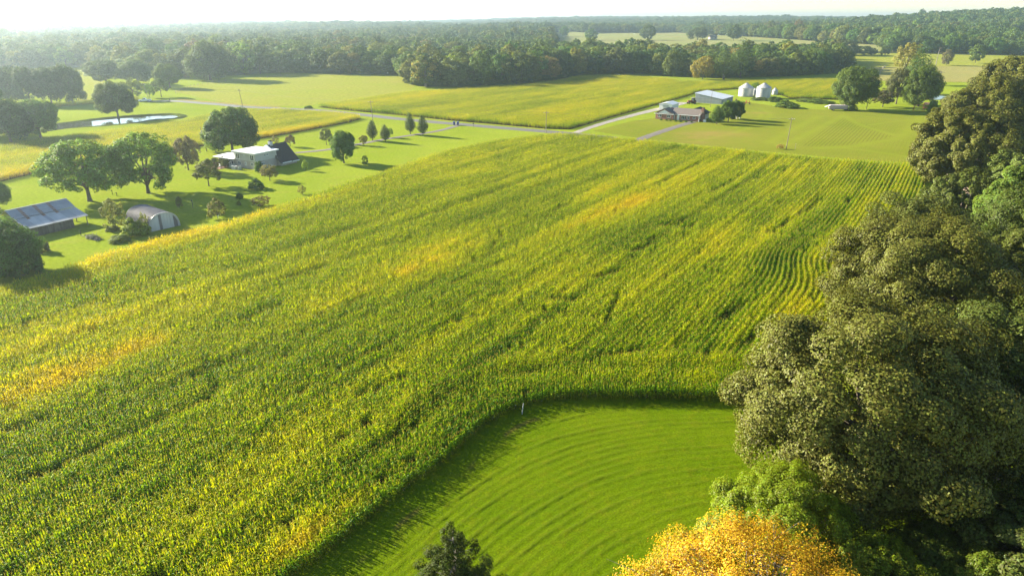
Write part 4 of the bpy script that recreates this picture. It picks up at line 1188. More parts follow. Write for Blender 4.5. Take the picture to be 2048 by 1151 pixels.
# ------------------------------------------------------------------ building materials
def streaked(name, c1, c2, scale=1.2, rough=.5, metal=0.0, along=(1, 1, .12), spec=.4):
    m, n, l, b = new_mat(name)
    tc = n.new('ShaderNodeTexCoord').outputs['Object']
    mp = n.new('ShaderNodeMapping'); mp.inputs['Scale'].default_value = along; l.new(tc, mp.inputs['Vector'])
    f = noise(n, l, mp.outputs[0], scale, 5, .65)
    l.new(ramp(n, l, f, [(.35, c1), (.65, c2)]), b.inputs['Base Color'])
    b.inputs['Roughness'].default_value = rough; b.inputs['Metallic'].default_value = metal; b.inputs['Specular IOR Level'].default_value = spec
    return m
M['boards'] = streaked('weathered_boards', (.10, .085, .075), (.19, .165, .15), 2.5, .9, spec=.1)
M['tin'] = streaked('old_tin', (.27, .27, .285), (.36, .36, .37), .6, .6, .1, (1, 1, 1))
M['rust'] = streaked('rusty_tin', (.22, .10, .05), (.36, .22, .14), 1.6, .7, .1, (1, 1, 1))
M['galv'] = streaked('galvanised', (.36, .36, .36), (.50, .49, .48), .5, .5, .2, (1, 1, .3))
M['galvdull'] = streaked('dull_galvanised', (.13, .12, .13), (.20, .185, .195), .7, .7, .1, (1, 1, .3))
M['paleboard'] = streaked('pale_board', (.42, .43, .42), (.55, .56, .54), .9, .7)
M['siding'] = streaked('beige_siding', (.50, .48, .42), (.56, .54, .48), .6, .7)
M['tansiding'] = streaked('tan_brick', (.42, .36, .30), (.49, .43, .37), 2.0, .8, along=(1, 1, 1))
M['blueshed'] = streaked('grey_blue_sheet', (.27, .29, .31), (.33, .35, .37), .5, .6, .05)
M['shedroof'] = streaked('pale_roof_sheet', (.52, .55, .58), (.62, .64, .66), .3, .45, .2, (1, 1, 1))
M['shingle'] = streaked('dark_shingles', (.035, .033, .037), (.055, .05, .055), 3, .9, along=(1, 1, 1), spec=.2)
M['brownshingle'] = streaked('brown_shingles', (.13, .11, .10), (.18, .15, .135), 3, .9, along=(1, 1, 1), spec=.2)
M['terracotta'] = streaked('brick_paving', (.33, .17, .12), (.42, .25, .19), 2.5, .9, along=(1, 1, 1))
M['red'] = solid('red_paint', (.17, .025, .018), .5, .15)
M['orange'] = solid('orange_paint', (.30, .075, .025), .5, .2)
M['blue'] = solid('blue_plastic', (.015, .03, .20), .45, .1)
M['rag'] = streaked('mottled_cover', (.30, .22, .20), (.55, .50, .47), 4, .9, along=(1, 1, 1))
def bricks():
    m, n, l, b = new_mat('red_brick')
    tc = n.new('ShaderNodeTexCoord').outputs['Object']
    sp = n.new('ShaderNodeSeparateXYZ'); l.new(tc, sp.inputs[0])
    cb = n.new('ShaderNodeCombineXYZ'); l.new(math_(n, l, 'ADD', sp.outputs[0], sp.outputs[1]), cb.inputs[0]); l.new(sp.outputs[2], cb.inputs[1])
    br = n.new('ShaderNodeTexBrick'); l.new(cb.outputs[0], br.inputs['Vector'])
    br.inputs['Color1'].default_value = (.25, .065, .04, 1); br.inputs['Color2'].default_value = (.32, .10, .06, 1); br.inputs['Mortar'].default_value = (.36, .29, .25, 1)
    br.inputs['Scale'].default_value = 1; br.inputs['Brick Width'].default_value = .22; br.inputs['Row Height'].default_value = .075; br.inputs['Mortar Size'].default_value = .01
    l.new(br.outputs[0], b.inputs['Base Color']); b.inputs['Roughness'].default_value = .9
    return m
M['brick'] = bricks()

def window(par, face, a, z, w, h, name='window', panes=2, off=0.0, glass='glass'):
    """a framed window on a wall: face 'u-' lies on u=off looking to -u, 'v-' on v=off looking to -v, 'u+' to +u"""
    fr = MB(); gl = MB(); t = .09
    def bx(mb, a0, a1, z0, z1, d0, d1):
        if face == 'u-': mb.box(off - d1, off - d0, a0, a1, z0, z1)
        elif face == 'u+': mb.box(off + d0, off + d1, a0, a1, z0, z1)
        else: mb.box(a0, a1, off - d1, off - d0, z0, z1)
    bx(fr, a - w / 2, a + w / 2, z, z + t, .003, .08); bx(fr, a - w / 2, a + w / 2, z + h - t, z + h, .003, .08)
    for k in range(panes + 1):
        c = a - w / 2 + t / 2 + (w - t) * k / panes
        bx(fr, c - t / 2, c + t / 2, z + t, z + h - t, .003, .08)
    o = fr.build(name, M['trim'], par)
    bx(gl, a - w / 2 + .01, a + w / 2 - .01, z + .01, z + h - .01, .001, .03)
    gl.build('pane', M[glass], o)
    return o

# ------------------------------------------------------------------ white flat-roofed house: u = back right, v = back left
def white_house():
    r = thing('farmhouse', 'white split level house with flat white roof and steep dark wing', 'house', (-72.0, 191.0, 0), math.radians(60))
    MB().box(.55, 8.1, .55, 8.9, -.2, 2.35).build('lower_wall', M['tansiding'], r)
    up = MB().box(.45, 8.2, .45, 9.0, 2.353, 4.42).build('upper_wall', M['siding'], r)
    tr_ = MB()
    for q in np.arange(2.55, 4.3, .22): tr_.box(.42, .449, .5, 8.95, q, q + .035).box(.5, 8.15, .42, .449, q, q + .035)
    s_ = tr_.build('siding', M['siding'], r); s_['kind'] = 'stuff'
    MB().slab([(-.1, -.15, 4.78), (8.75, -.15, 4.78), (8.75, 9.5, 4.78), (-.1, 9.5, 4.78)], .3).build('roof', M['trim'], r)
    # steep dark wing
    MB().prism([(-1.0, -.2), (7.6, -.2), (7.6, 1.0), (3.3, 5.1), (-1.0, 1.15)], 'x', 8.3, 14.2).build('wing_wall', M['tansiding'], r)
    a0, a1 = 7.6, 14.7
    MB().slab([(a0, -1.6, .98), (a1, -1.6, .98), (a1, 3.4, 5.75), (a0, 3.4, 5.75)], .14).build('wing_roof', M['shingle'], r)
    MB().slab([(a0, 3.42, 5.75), (a1, 3.42, 5.75), (a1, 8.2, 1.2), (a0, 8.2, 1.2)], .14).build('wing_roof', M['shingle'], r)
    MB().box(8.25, 11.6, -1.72, -1.605, .72, 1.02).box(12.0, a1, -1.72, -1.605, .62, .92).build('fascia', M['trim'], r)
    MB().prism([(.3, 4.2), (6.4, 4.2), (3.4, 5.9)], 'x', 7.35, 7.595).build('gable_trim', M['trim'], r)
    ch = MB().box(8.6, 9.5, 3.0, 4.0, 4.6, 6.5).build('chimney', M['paleboard'], r)
    MB().box(8.75, 9.35, 3.2, 3.8, 6.503, 6.9).build('flue', M['dark'], ch)
    # low left wing
    MB().box(.9, 5.0, 9.003, 17.0, -.2, 2.3).build('side_wing_wall', M['tansiding'], r)
    MB().slab([(-.4, 9.0, 2.5), (5.4, 9.0, 2.72), (5.4, 17.6, 2.72), (-.4, 17.6, 2.5)], .18).build('side_wing_roof', M['trim'], r)
    window(r, 'u-', 1.7, 2.55, 1.5, 1.55, 'sliding_door', 2, .45); window(r, 'u-', 7.6, 2.55, 1.5, 1.55, 'sliding_door', 2, .45); window(r, 'u-', 4.8, 3.6, .7, .4, 'window', 2, .45)
    for a, w in ((2.0, 1.1), (4.7, .7), (7.3, 1.2)): window(r, 'u-', a, .95, w, .95, 'window', 2, .55)
    window(r, 'v-', 3.9, 3.35, .75, .7, 'window', 2, .45); window(r, 'v-', 4.85, 3.35, .75, .7, 'window', 2, .45); window(r, 'v-', 2.9, 1.0, 1.5, .8, 'window', 3, .55)
    window(r, 'u-', 15.9, 1.05, .8, .9, 'window', 2, .9); window(r, 'u-', 11.3, .2, 1.7, 1.9, 'patio_door', 2, .9)
    st = MB()
    for k in range(5): st.box(-.9, .4, 9.1 + k * .32, 9.42 + k * .32, 0, 1.1 - k * .22)
    sr = st.build('steps', M['paleboard'], r)
    rl = MB(); rl.tube([(-.9, 9.1, 2.0), (-.9, 10.8, .95)], [.05, .05], 5)
    for k in range(5): rl.tube([(-.9, 9.15 + k * .4, .0), (-.9, 9.15 + k * .4, 1.95 - k * .25)], [.03, .03], 4)
    rl.build('handrail', M['trim'], sr)
    def w(u, v): return (-72 + u * .5 - v * .866, 191 + u * .866 + v * .5)
    return w
HW_ = white_house()
o = MB().box(-4.4, .6, 10.6, 17.4, .0, .12).build('patio', M['terracotta'])
o.location = (-72.0, 191.0, 0); o.rotation_euler = (0, 0, math.radians(60)); tag(o, 'brick red patio in front of the low wing', kind='structure')
for i_, (u, v, w_, h_, lb) in enumerate([(-.8, 16.6, 2.2, 1.7, 'bushy potted plant at the far left of the patio'), (.1, 14.3, 2.4, 2.3, 'tall potted plant under the wing window'), (-.3, 12.3, 2.0, 1.6, 'potted plant by the patio door'), (-1.6, 10.9, 2.4, 2.0, 'potted plant beside the house steps'), (-3.3, 17.0, 1.8, 1.4, 'potted plant at the front left corner of the patio')]):
    x, y = HW_(u, v)
    r = thing('potted_plant', lb, 'plant', (x, y, .12))
    MB().lathe([(.0, 0), (.28, 0), (.4, .5), (.34, .5), (0, .46)], 10).build('pot', M['rust'], r)
    c = link('foliage', PROTO['bush'][i_ % 3][3], r); c.scale = (w_ / 3.0, w_ / 3.0, h_ / 2.4); c.location = (0, 0, .45); c.color = (.11, .14, .05, 1)
def garden_chair(u, v, mat, lb, rot):
    x, y = HW_(u, v)
    r = thing('garden_chair', lb, 'chair', (x, y, .12), rot)
    MB().box(-.35, .35, -.35, .35, .4, .47).build('seat', M[mat], r)
    MB().box(-.35, .35, .3, .37, .473, 1.05).build('backrest', M[mat], r)
    for a in (-.3, .3):
        for b in (-.3, .3): MB().box(a - .03, a + .03, b - .03, b + .03, 0, .398).build('leg', M[mat], r)
garden_chair(-2.2, 13.2, 'red', 'red garden chair in the middle of the patio', .4)
garden_chair(-2.0, 14.6, 'red', 'red garden chair towards the left of the patio', 1.4)
garden_chair(-2.9, 12.2, 'white', 'white garden chair on the patio near the steps', -.6)
for u, v, lb, mt in [(-1.7, 7.0, 'white air conditioner box below the house windows', 'trim'), (-1.5, 5.5, 'greyer air conditioner box near the corner bush', 'galv')]:
    x, y = HW_(u, v)
    r = thing('air_conditioner', lb, 'air conditioner', (x, y, 0), math.radians(60))
    MB().box(-.5, .5, -.6, .6, 0, 1.0).build('casing', M[mt], r)
    MB().lathe([(.0, 1.003), (.38, 1.003), (.38, 1.06), (0, 1.06)], 14).build('fan_grille', M['dark'], r)
    g = MB()
    for q in np.arange(.15, .95, .12): g.box(-.53, -.501, -.52, .52, q, q + .05)
    g.build('louvre', M['galvdull'], r)['kind'] = 'stuff'
MB_ = MB()
for v in (10.6, 12.4, 14.2, 16.0): MB_.tube([(-4.6, v, 0), (-4.6, v, 1.0)], [.04, .04], 4)
MB_.tube([(-4.6, 10.6, .98), (-4.6, 16.0, .98)], [.025, .025], 4)
r = thing('patio_fence', 'low thin wire fence in front of the patio', 'fence', (-72, 191, 0), math.radians(60)); MB_.build('posts_and_rail', M['wood'], r).name = 'rail'

# ------------------------------------------------------------------ grey barn: u along the front, v to the back
def barn():
    r = thing('barn', 'weathered grey plank barn with rusty striped tin roof and open bay', 'barn', (-94.1, 128.1, 0), math.radians(59))
    def planks(p0, p1, h0, h1, out, n):
        """upright boards between two ground points, heights h0..h1"""
        mb = MB(); rg = np.random.default_rng(n)
        a, b = np.array(p0), np.array(p1); d = (b - a) / np.linalg.norm(b - a); L = np.linalg.norm(b - a); nr = np.array([d[1], -d[0]]) * out
        for k in range(n):
            s0, s1 = L * k / n + .012, L * (k + 1) / n - .012
            t = rg.uniform(.02, .05); hh = [h0 + (h1 - h0) * s / L for s in (s0, s1)]
            q = [a + d * s0, a + d * s1, a + d * s1 + nr * t, a + d * s0 + nr * t]
            z0 = rg.uniform(-.05, .1)
            V = [(x, y, z0) for x, y in q] + [(q[0][0], q[0][1], hh[0]), (q[1][0], q[1][1], hh[1]), (q[2][0], q[2][1], hh[1]), (q[3][0], q[3][1], hh[0])]
            mb.add(V, [(0, 3, 2, 1), (4, 5, 6, 7), (0, 1, 5, 4), (1, 2, 6, 5), (2, 3, 7, 6), (3, 0, 4, 7)])
        return mb
    core = MB().prism([(.06, 0), (9.3, 0), (9.3, 3.2), (6.5, 4.35), (3.9, 3.1), (.06, 2.1)], 'x', .06, 8.1)
    core.build('wall', M['boards'], r)
    for p0, p1, h0, h1, n, out in [((0.0, 0.02), (8.2, .02), 2.1, 2.1, 40, 1), ((.02, 3.9), (.02, 0), 3.05, 2.1, 19, 1), ((.02, 6.5), (.02, 3.9), 4.3, 3.05, 13, 1), ((.02, 9.3), (.02, 6.5), 3.15, 4.3, 14, 1), ((8.18, 0), (8.18, 9.3), 2.1, 2.1, 44, 1)]:
        planks(p0, p1, h0, h1, out, n).build('board_cladding', M['boards'], r)['kind'] = 'stuff'
    # roof: upper slope, lean-to and back slope in sheets; three rusty strips
    cuts = [-.7, 1.25, 1.95, 4.15, 4.85, 6.75, 7.4, 9.2, 11.0]
    for k, (a, b) in enumerate(zip(cuts[:-1], cuts[1:])):
        rusty = k in (1, 3, 5)
        e = .004 * (k % 2)
        MB().slab([(a + .003, 3.75, 3.28 + e), (b - .003, 3.75, 3.28 + e), (b - .003, 6.6, 4.62 + e), (a + .003, 6.6, 4.62 + e)], .035).build('roof_sheet', M['tin'], r)
        if rusty:
            for j in range(6):
                f0, f1 = j / 6 + .02, (j + .62) / 6 + .03
                MB().slab([(a + .02, 3.75 + 2.85 * f0, 3.305 + 1.34 * f0), (b - .02, 3.75 + 2.85 * f0, 3.305 + 1.34 * f0), (b - .02, 3.75 + 2.85 * f1, 3.305 + 1.34 * f1), (a + .02, 3.75 + 2.85 * f1, 3.305 + 1.34 * f1)], .015).build('rusty_sheet', M['rust'], r)
            MB().slab([(a + .05, 2.9, 2.955), (b - .05, 2.9, 2.955), (b - .05, 3.7, 3.175), (a + .05, 3.7, 3.175)], .015).build('rusty_sheet', M['rust'], r)
        MB().slab([(a + .003, -.7, 1.98 + e), (b - .003, -.7, 1.98 + e), (b - .003, 3.85, 3.17 + e), (a + .003, 3.85, 3.17 + e)], .035).build('roof_sheet', M['galv'] if k % 3 else M['tin'], r)
    MB().slab([(-.7, 6.62, 4.62), (11, 6.62, 4.62), (11, 9.8, 3.2), (-.7, 9.8, 3.2)], .035).build('back_roof', M['tin'], r)
    MB().box(-.72, 11.02, 6.53, 6.69, 4.6, 4.68).build('ridge_cap', M['galv'], r)
    for u, v, h in [(10.7, -.3, 2.0), (10.7, 3.8, 3.0), (10.7, 6.5, 4.4), (8.9, 3.8, 3.0)]: MB().tube([(u, v, -.1), (u, v, h)], [.09, .08], 6).build('post', M['wood'], r)
    MB().box(-1.2, -.05, 5.6, 6.2, 2.5, 2.62).build('shelf_board', M['galv'], r)
barn()

# ------------------------------------------------------------------ arched metal shed
def quonset():
    ang = math.radians(51)
    r = thing('arched_shed', 'arched corrugated metal shed with pale panelled end wall', 'shed', (-72.8, 131.6, 0), ang)
    W_, Hh, L_ = 6.2, 3.3, 10.5
    def arc(n, off=0.0):
        out = []
        for k in range(n + 1):
            t = PI * k / n
            out.append((W_ / 2 - (W_ / 2 + off) * math.copysign(abs(math.cos(t)) ** .8, math.cos(t)), (Hh + off) * math.sin(t) ** .82 if 0 < k < n else 0.0))
        return out
    # ribbed shell: every arch strip rises and falls
    V, nA = [], 20
    js = np.arange(0, L_ + .001, .15)
    for q in js:
        for (x, z) in arc(nA, .07 * math.sin(q / .6 * 2 * PI)): V.append((x, q - .1, z))
    V = np.array(V); idx_ = np.arange(len(V)).reshape(len(js), nA + 1)
    Fq = np.stack([idx_[:-1, :-1].ravel(), idx_[1:, :-1].ravel(), idx_[1:, 1:].ravel(), idx_[:-1, 1:].ravel()], 1)
    link('shell', np_mesh('shell', V, Fq, M['galvdull'], False), r)
    MB().prism([(x, max(0, z - .02)) for x, z in arc(20, -.06)], 'y', .0, .1).build('end_wall', M['paleboard'], r)
    MB().prism([(x, max(0, z - .02)) for x, z in arc(20, -.06)], 'y', L_ - .4, L_ - .3).build('back_wall', M['galvdull'], r)
    a0 = arc(20, .12); a1 = arc(20, -.12)
    rim = MB()
    for k in range(20): rim.add([(a0[k][0], -.16, a0[k][1]), (a0[k + 1][0], -.16, a0[k + 1][1]), (a1[k + 1][0], -.16, a1[k + 1][1]), (a1[k][0], -.16, a1[k][1]), (a0[k][0], -.02, a0[k][1]), (a0[k + 1][0], -.02, a0[k + 1][1]), (a1[k + 1][0], -.02, a1[k + 1][1]), (a1[k][0], -.02, a1[k][1])], [(0, 1, 2, 3), (4, 7, 6, 5), (0, 4, 5, 1), (3, 2, 6, 7)])
    rim.build('arch_rim', M['galv'], r)
    zs = lambda x: float(np.interp(x, [p[0] for p in arc(40, -.2)], [p[1] for p in arc(40, -.2)]))
    edges = [.25, .95, 1.65, 2.2, 2.75, 3.3, 3.9, 4.5, 5.1, 5.9]
    for k, (a, b) in enumerate(zip(edges[:-1], edges[1:])):
        d = .05 + .03 * (k % 2)
        mb = MB(); zc = [(a + .015, 0.02), (b - .015, .02), (b - .015, zs(b)), ((a + b) / 2, zs((a + b) / 2)), (a + .015, zs(a))]
        mb.prism(zc, 'y', -d, -.003)
        mb.build('panel', M['galvdull'] if k in (3, 8) else M['paleboard'], r)
quonset()

# ------------------------------------------------------------------ brick house
def brick_house():
    r = thing('brick_house', 'low red brick house with brown shingle roof and white trim', 'house', (61.1, 297.3, 0), math.radians(-33))
    def gable(nm, u0, u1, v0, v1, ze, zr, axis, mat, over=.5):
        """closed gabled roof of two slabs over a rectangle, ridge along axis"""
        if axis == 'x':
            vm = (v0 + v1) / 2; k = (zr - ze) / (vm - v0)
            for s, e in ((-1, v0 - over), (1, v1 + over)):
                ed = ze - over * k
                q = [(u0 - over, e, ed), (u1 + over, e, ed), (u1 + over, vm + s * -.0, zr), (u0 - over, vm, zr)]
                if s > 0: q = q[::-1]
                MB().slab(q, .12).build(nm, mat, r)
        else:
            um = (u0 + u1) / 2; k = (zr - ze) / (um - u0)
            for s, e in ((-1, u0 - over), (1, u1 + over)):
                ed = ze - over * k
                q = [(e, v0 - over, ed), (um, v0 - over, zr), (um, v1, zr), (e, v1, ed)]
                if s > 0: q = q[::-1]
                MB().slab(q, .12).build(nm, mat, r)
    MB().prism([(7.8, -.2), (0, -.2), (0, 2.55), (3.9, 4.25), (7.8, 2.55)][::-1], 'y', 0, 8.8).build('gable_wall', M['brick'], r)
    MB().prism([(1.2, -.2), (9.2, -.2), (9.2, 2.55), (5.2, 4.45), (1.2, 2.55)], 'x', 7.803, 18.5).build('wall', M['brick'], r)
    gable('roof', 7.0, 18.5, 1.2, 9.2, 2.68, 4.62, 'x', M['brownshingle'], .6)
    gable('front_roof', 0, 7.8, 0, 5.2, 2.72, 4.66, 'y', M['brownshingle'], .5)
    MB().prism([(1.2, 2.6), (6.6, 2.6), (3.9, 4.1)], 'y', -.06, -.005).build('gable_board', M['trim'], r)
    MB().box(-.55, 8.3, -.53, -.47, 2.28, 2.5).build('fascia', M['trim'], r)
    MB().box(8.3, 19.1, .52, .59, 2.27, 2.47).build('fascia', M['trim'], r)
    MB().prism([(1.0, 2.65), (9.4, 2.65), (5.2, 4.4)], 'x', 18.505, 18.56).build('gable_board', M['trim'], r)
    MB().box(18.5, 18.75, .75, .95, 0, 2.3).build('porch_post', M['trim'], r); MB().box(7.95, 8.15, .65, .85, 0, 2.3).build('porch_post', M['trim'], r)
    ch = MB().box(18.563, 19.5, 3.4, 5.0, -.2, 5.3).build('chimney', M['brick'], r)
    MB().box(18.7, 19.36, 3.6, 4.8, 5.303, 5.5).build('chimney_cap', M['dark'], ch)
    for a in (1.9, 5.9): window(r, 'v-', a, .85, 1.5, 1.15, 'window', 2, 0)
    MB().box(9.1, 10.1, 1.12, 1.195, .1, 2.15).build('front_door', M['trim'], r)
    window(r, 'v-', 12.0, .5, 2.2, 1.5, 'picture_window', 3, 1.2); window(r, 'v-', 14.1, .5, .9, 1.5, 'window', 2, 1.2); window(r, 'v-', 16.5, .9, 1.1, 1.1, 'window', 2, 1.2)
    window(r, 'u+', 2.4, 1.0, .9, 1.0, 'window', 2, 18.5)
    # rear wing
    MB().prism([(10, -.2), (18.2, -.2), (18.2, 2.5), (14.1, 4.2), (10, 2.5)], 'y', 9.203, 15.0).build('rear_wall', M['siding'], r)
    MB().slab([(9.4, 5.4, 2.42), (14.1, 5.4, 4.5), (14.1, 15.5, 4.5), (9.4, 15.5, 2.42)], .12).build('rear_roof', M['shingle'], r)
    MB().slab([(14.1, 5.45, 4.5), (18.9, 5.45, 2.38), (18.9, 15.5, 2.38), (14.1, 15.5, 4.5)], .12).build('rear_roof', M['shingle'], r)
brick_house()
def ploc(O, ang, u, v):
    a = math.radians(ang); return (O[0] + u * math.cos(a) - v * math.sin(a), O[1] + u * math.sin(a) + v * math.cos(a))
BO = (61.1, 297.3)
x, y = ploc(BO, -33, 20.8, 2.0)
r = thing('utility_box', 'small white utility box at the corner of the brick house', 'box', (x, y, 0), math.radians(-33))
MB().box(-.5, .5, -.4, .4, 0, 1.0).build('casing', M['trim'], r); MB().box(-.54, .54, -.44, .44, 1.003, 1.08).build('lid', M['galv'], r)

# small white shed, big metal shed
def small_shed():
    r = thing('small_shed', 'small white shed behind the brick house with pale tin roof', 'shed', (74.4, 326.0, 0), math.radians(59))
    MB().prism([(0, 0), (0, 2.5), (3, 3.15), (6.2, 2.5), (6.2, 0)], 'x', 0, 9.5).build('wall', M['white'], r)
    MB().slab([(-.3, -.35, 2.48), (9.8, -.35, 2.48), (9.8, 3.05, 3.3), (-.3, 3.05, 3.3)], .08).build('roof', M['shedroof'], r)
    MB().slab([(-.3, 3.07, 3.3), (9.8, 3.07, 3.3), (9.8, 6.55, 2.48), (-.3, 6.55, 2.48)], .08).build('roof', M['shedroof'], r)
    MB().box(-.06, -.005, 1.6, 4.4, .0, 2.2).build('door', M['paleboard'], r)
small_shed()
def big_shed():
    r = thing('metal_shed', 'long grey metal machine shed with pale sloping roof', 'shed', (104.0, 349.3, 0), math.radians(55))
    w, l_ = 13.6, 17.5
    MB().add([(0, 0, -.2), (l_, 0, -.2), (l_, w, -.2), (0, w, -.2), (0, 0, 2.55), (l_, 0, 2.55), (l_, w, 4.6), (0, w, 4.6)], [(0, 3, 2, 1), (4, 5, 6, 7), (0, 1, 5, 4), (1, 2, 6, 5), (2, 3, 7, 6), (3, 0, 4, 7)]).build('wall', M['blueshed'], r)
    ribs = MB()
    for q in np.arange(.4, w, .6): ribs.box(-.03, -.003, q, q + .08, 0, 2.5 + 2.05 * q / w)
    for q in np.arange(.4, l_, .6): ribs.box(q, q + .08, -.03, -.003, 0, 2.5)
    ribs.build('wall_ribs', M['blueshed'], r)['kind'] = 'stuff'
    n = 9
    for k in range(n):
        a, b = -.4 + (l_ + .8) * k / n, -.4 + (l_ + .8) * (k + 1) / n
        e = .012 * (k % 2)
        MB().slab([(a + .01, -.6, 2.58 + e), (b - .01, -.6, 2.58 + e), (b - .01, w + .5, 4.8 + e), (a + .01, w + .5, 4.8 + e)], .05).build('roof_sheet', M['shedroof'], r)
    MB().box(3.0, 7.6, -.09, -.035, 0, 2.3).build('sliding_door', M['galv'], r)
    MB().box(-.45, -.405, -.62, w + .5, 2.2, 2.3).build('fascia', M['galvdull'], r)
big_shed()

# grain bins
def bin_(px0, px1, pyb, eave, peak, label, ladder=True):
    x, y = P((px0 + px1) / 2, pyb)
    d = depth_of(x, y); R_ = (px1 - px0) / 2 * d / FPX
    he, hp = (pyb - eave) * d / FPX, (pyb - peak) * d / FPX
    y += R_
    r = thing('grain_bin', label, 'grain bin', (x, y, 0))
    prof = []
    n = max(3, int(he / .8))
    for k in range(n):
        z0, z1 = he * k / n, he * (k + 1) / n
        for t in (0, .25, .5, .75): prof.append((R_ * (1 + .006 * math.sin(t * 2 * PI)), z0 + (z1 - z0) * t))
        if k < n - 1: prof.append((R_ * 1.012, z1 - .03))
    prof.append((R_, he))
    MB().lathe(prof, 36).build('wall', M['galv'], r, True)
    nseg = 20 if R_ > 2.5 else 12
    rc, zc = R_ * .12, hp - .15
    for k in range(nseg):
        a, b = 2 * PI * k / nseg + .012, 2 * PI * (k + 1) / nseg - .012
        ro = R_ * 1.05; zo = he - .08
        q = [(ro * math.cos(a), ro * math.sin(a), zo), (ro * math.cos(b), ro * math.sin(b), zo), (rc * math.cos(b), rc * math.sin(b), zc), (rc * math.cos(a), rc * math.sin(a), zc)]
        m = (a + b) / 2; q.insert(1, (ro * math.cos(m), ro * math.sin(m), zo + .1)); q.insert(4, (rc * math.cos(m), rc * math.sin(m), zc + .05))
        MB().slab(q, .04).build('roof_panel', M['galv'], r)
    MB().lathe([(0, zc - .1), (rc * 1.15, zc - .05), (rc * 1.15, zc + .12), (0, zc + .3)], 12).build('roof_cap', M['galvdull'], r)
    MB().lathe([(R_ * 1.03, -.2), (R_ * 1.03, .15), (R_ * .9, .15)], 30).build('base_ring', M['gravel'], r)
    if ladder:
        a = -2.2; lx, ly = R_ * 1.03 * math.cos(a), R_ * 1.03 * math.sin(a)
        mb = MB()
        for s in (-.2, .2): mb.tube([(lx + s, ly, 0), (lx + s, ly, he)], [.03, .03], 4)
        for q in np.arange(.3, he, .35): mb.tube([(lx - .2, ly, q), (lx + .2, ly, q)], [.02, .02], 4)
        mb.build('ladder', M['galvdull'], r)
zz = lambda v: 1250 + v / 5.12
zy = lambda v: 140 + v / 5.12
bin_(zz(1183), zz(1328), zy(276), zy(192), zy(143), 'large silver grain bin at the left of the group')
bin_(zz(1365), zz(1508), zy(292), zy(190), zy(143), 'large silver grain bin nearest the mown field')
bin_(zz(1308), zz(1360), zy(264), zy(210), zy(190), 'narrow silver bin squeezed between the two large ones', False)
bin_(zz(1512), zz(1572), zy(256), zy(218), zy(184), 'small silver hopper bin at the right of the group', False)

# ------------------------------------------------------------------ poles and wires
def pole(px, py, top, label, lean=0.0, arm=True, can=False, mat='wood', name='utility_pole', r0=.15):
    x, y = P(px, py); d = depth_of(x, y); h = (py - top) * d / FPX * 1.02
    r = thing(name, label, 'pole', (x, y, 0))
    mb = MB(); mb.tube([(0, 0, -.3), (lean * .5, 0, h * .5), (lean, 0, h)], [r0, r0 * .85, r0 * .65], 8); mb.build('post', M[mat], r)
    if arm:
        c = MB().box(lean - 1.0, lean + 1.0, -.06, .06, h - .75, h - .6).build('crossarm', M[mat], r)
        for s in (-.85, 0.3, .85): MB().lathe([(.0, h - .6), (.06, h - .6), (.07, h - .45), (0, h - .4)], 8, lean + s, 0).build('insulator', M['trim'], c)
    if can: MB().lathe([(0, h - 2.0), (.24, h - 2.0), (.26, h - 1.1), (.1, h - 1.0), (0, h - 1.0)], 12, lean + .3, -.3).build('transformer', M['galv'], r)
    return (x + lean, y, h)
pA = pole(414, 303, 256, 'dark utility pole left of the maple behind the white house', -.9, False, True)
pB = pole(486, 215, 180, 'leaning utility pole by the road below the pasture', -.8)
pC = pole(747, 248, 203, 'utility pole beside the road near the egg shaped trees', -.6)
pD = pole(1092, 267, 224, 'utility pole at the near end of the road before the corn', 0, True)
pE = pole(1572, 299, 237, 'tall pale utility pole at the near edge of the mown field', .45, True, False)
pF = pole(1732, 219.5, 180, 'tall pale pole with a transformer before the leafy tree', .9, False, True)
pG = pole(1420.5, 215, 178, 'slim light pole in front of the metal shed', .3, False, False, r0=.1)
pH = pole(299, 202, 168, 'leaning utility pole behind the white pickup', -1.6)
pI = pole(100 + 75, 203, 178, 'thin pole in the pasture gap beyond the pond', -.9, False, False, r0=.1)
def wire(a, b, label, dz=0.0, dx=0.0, sag=.012):
    a, b = Vector(a), Vector(b); L = (b - a).length
    pts = []
    for k in range(13):
        t = k / 12; p = a.lerp(b, t); p.z -= sag * L * 4 * t * (1 - t) + .45 + dz; p.x += dx
        pts.append(p - a)
    o = MB().tube(pts, [.022] * 13, 4, False).build('power_line', M['galvdull']); o.location = a
    tag(o, label, 'wire')
wire(pC, pD, 'upper power line between the two roadside poles')
wire(pC, pD, 'lower power line between the two roadside poles', 1.1)
wire(pD, pE, 'upper power line running towards the tall pale pole'); wire(pD, pE, 'lower power line running towards the tall pale pole', 1.1)
wire(pB, pC, 'power line along the road beside the pasture')
wire(pH, pB, 'upper power line from the pole behind the pickup'); wire(pH, pB, 'lower power line from the pole behind the pickup', .7)

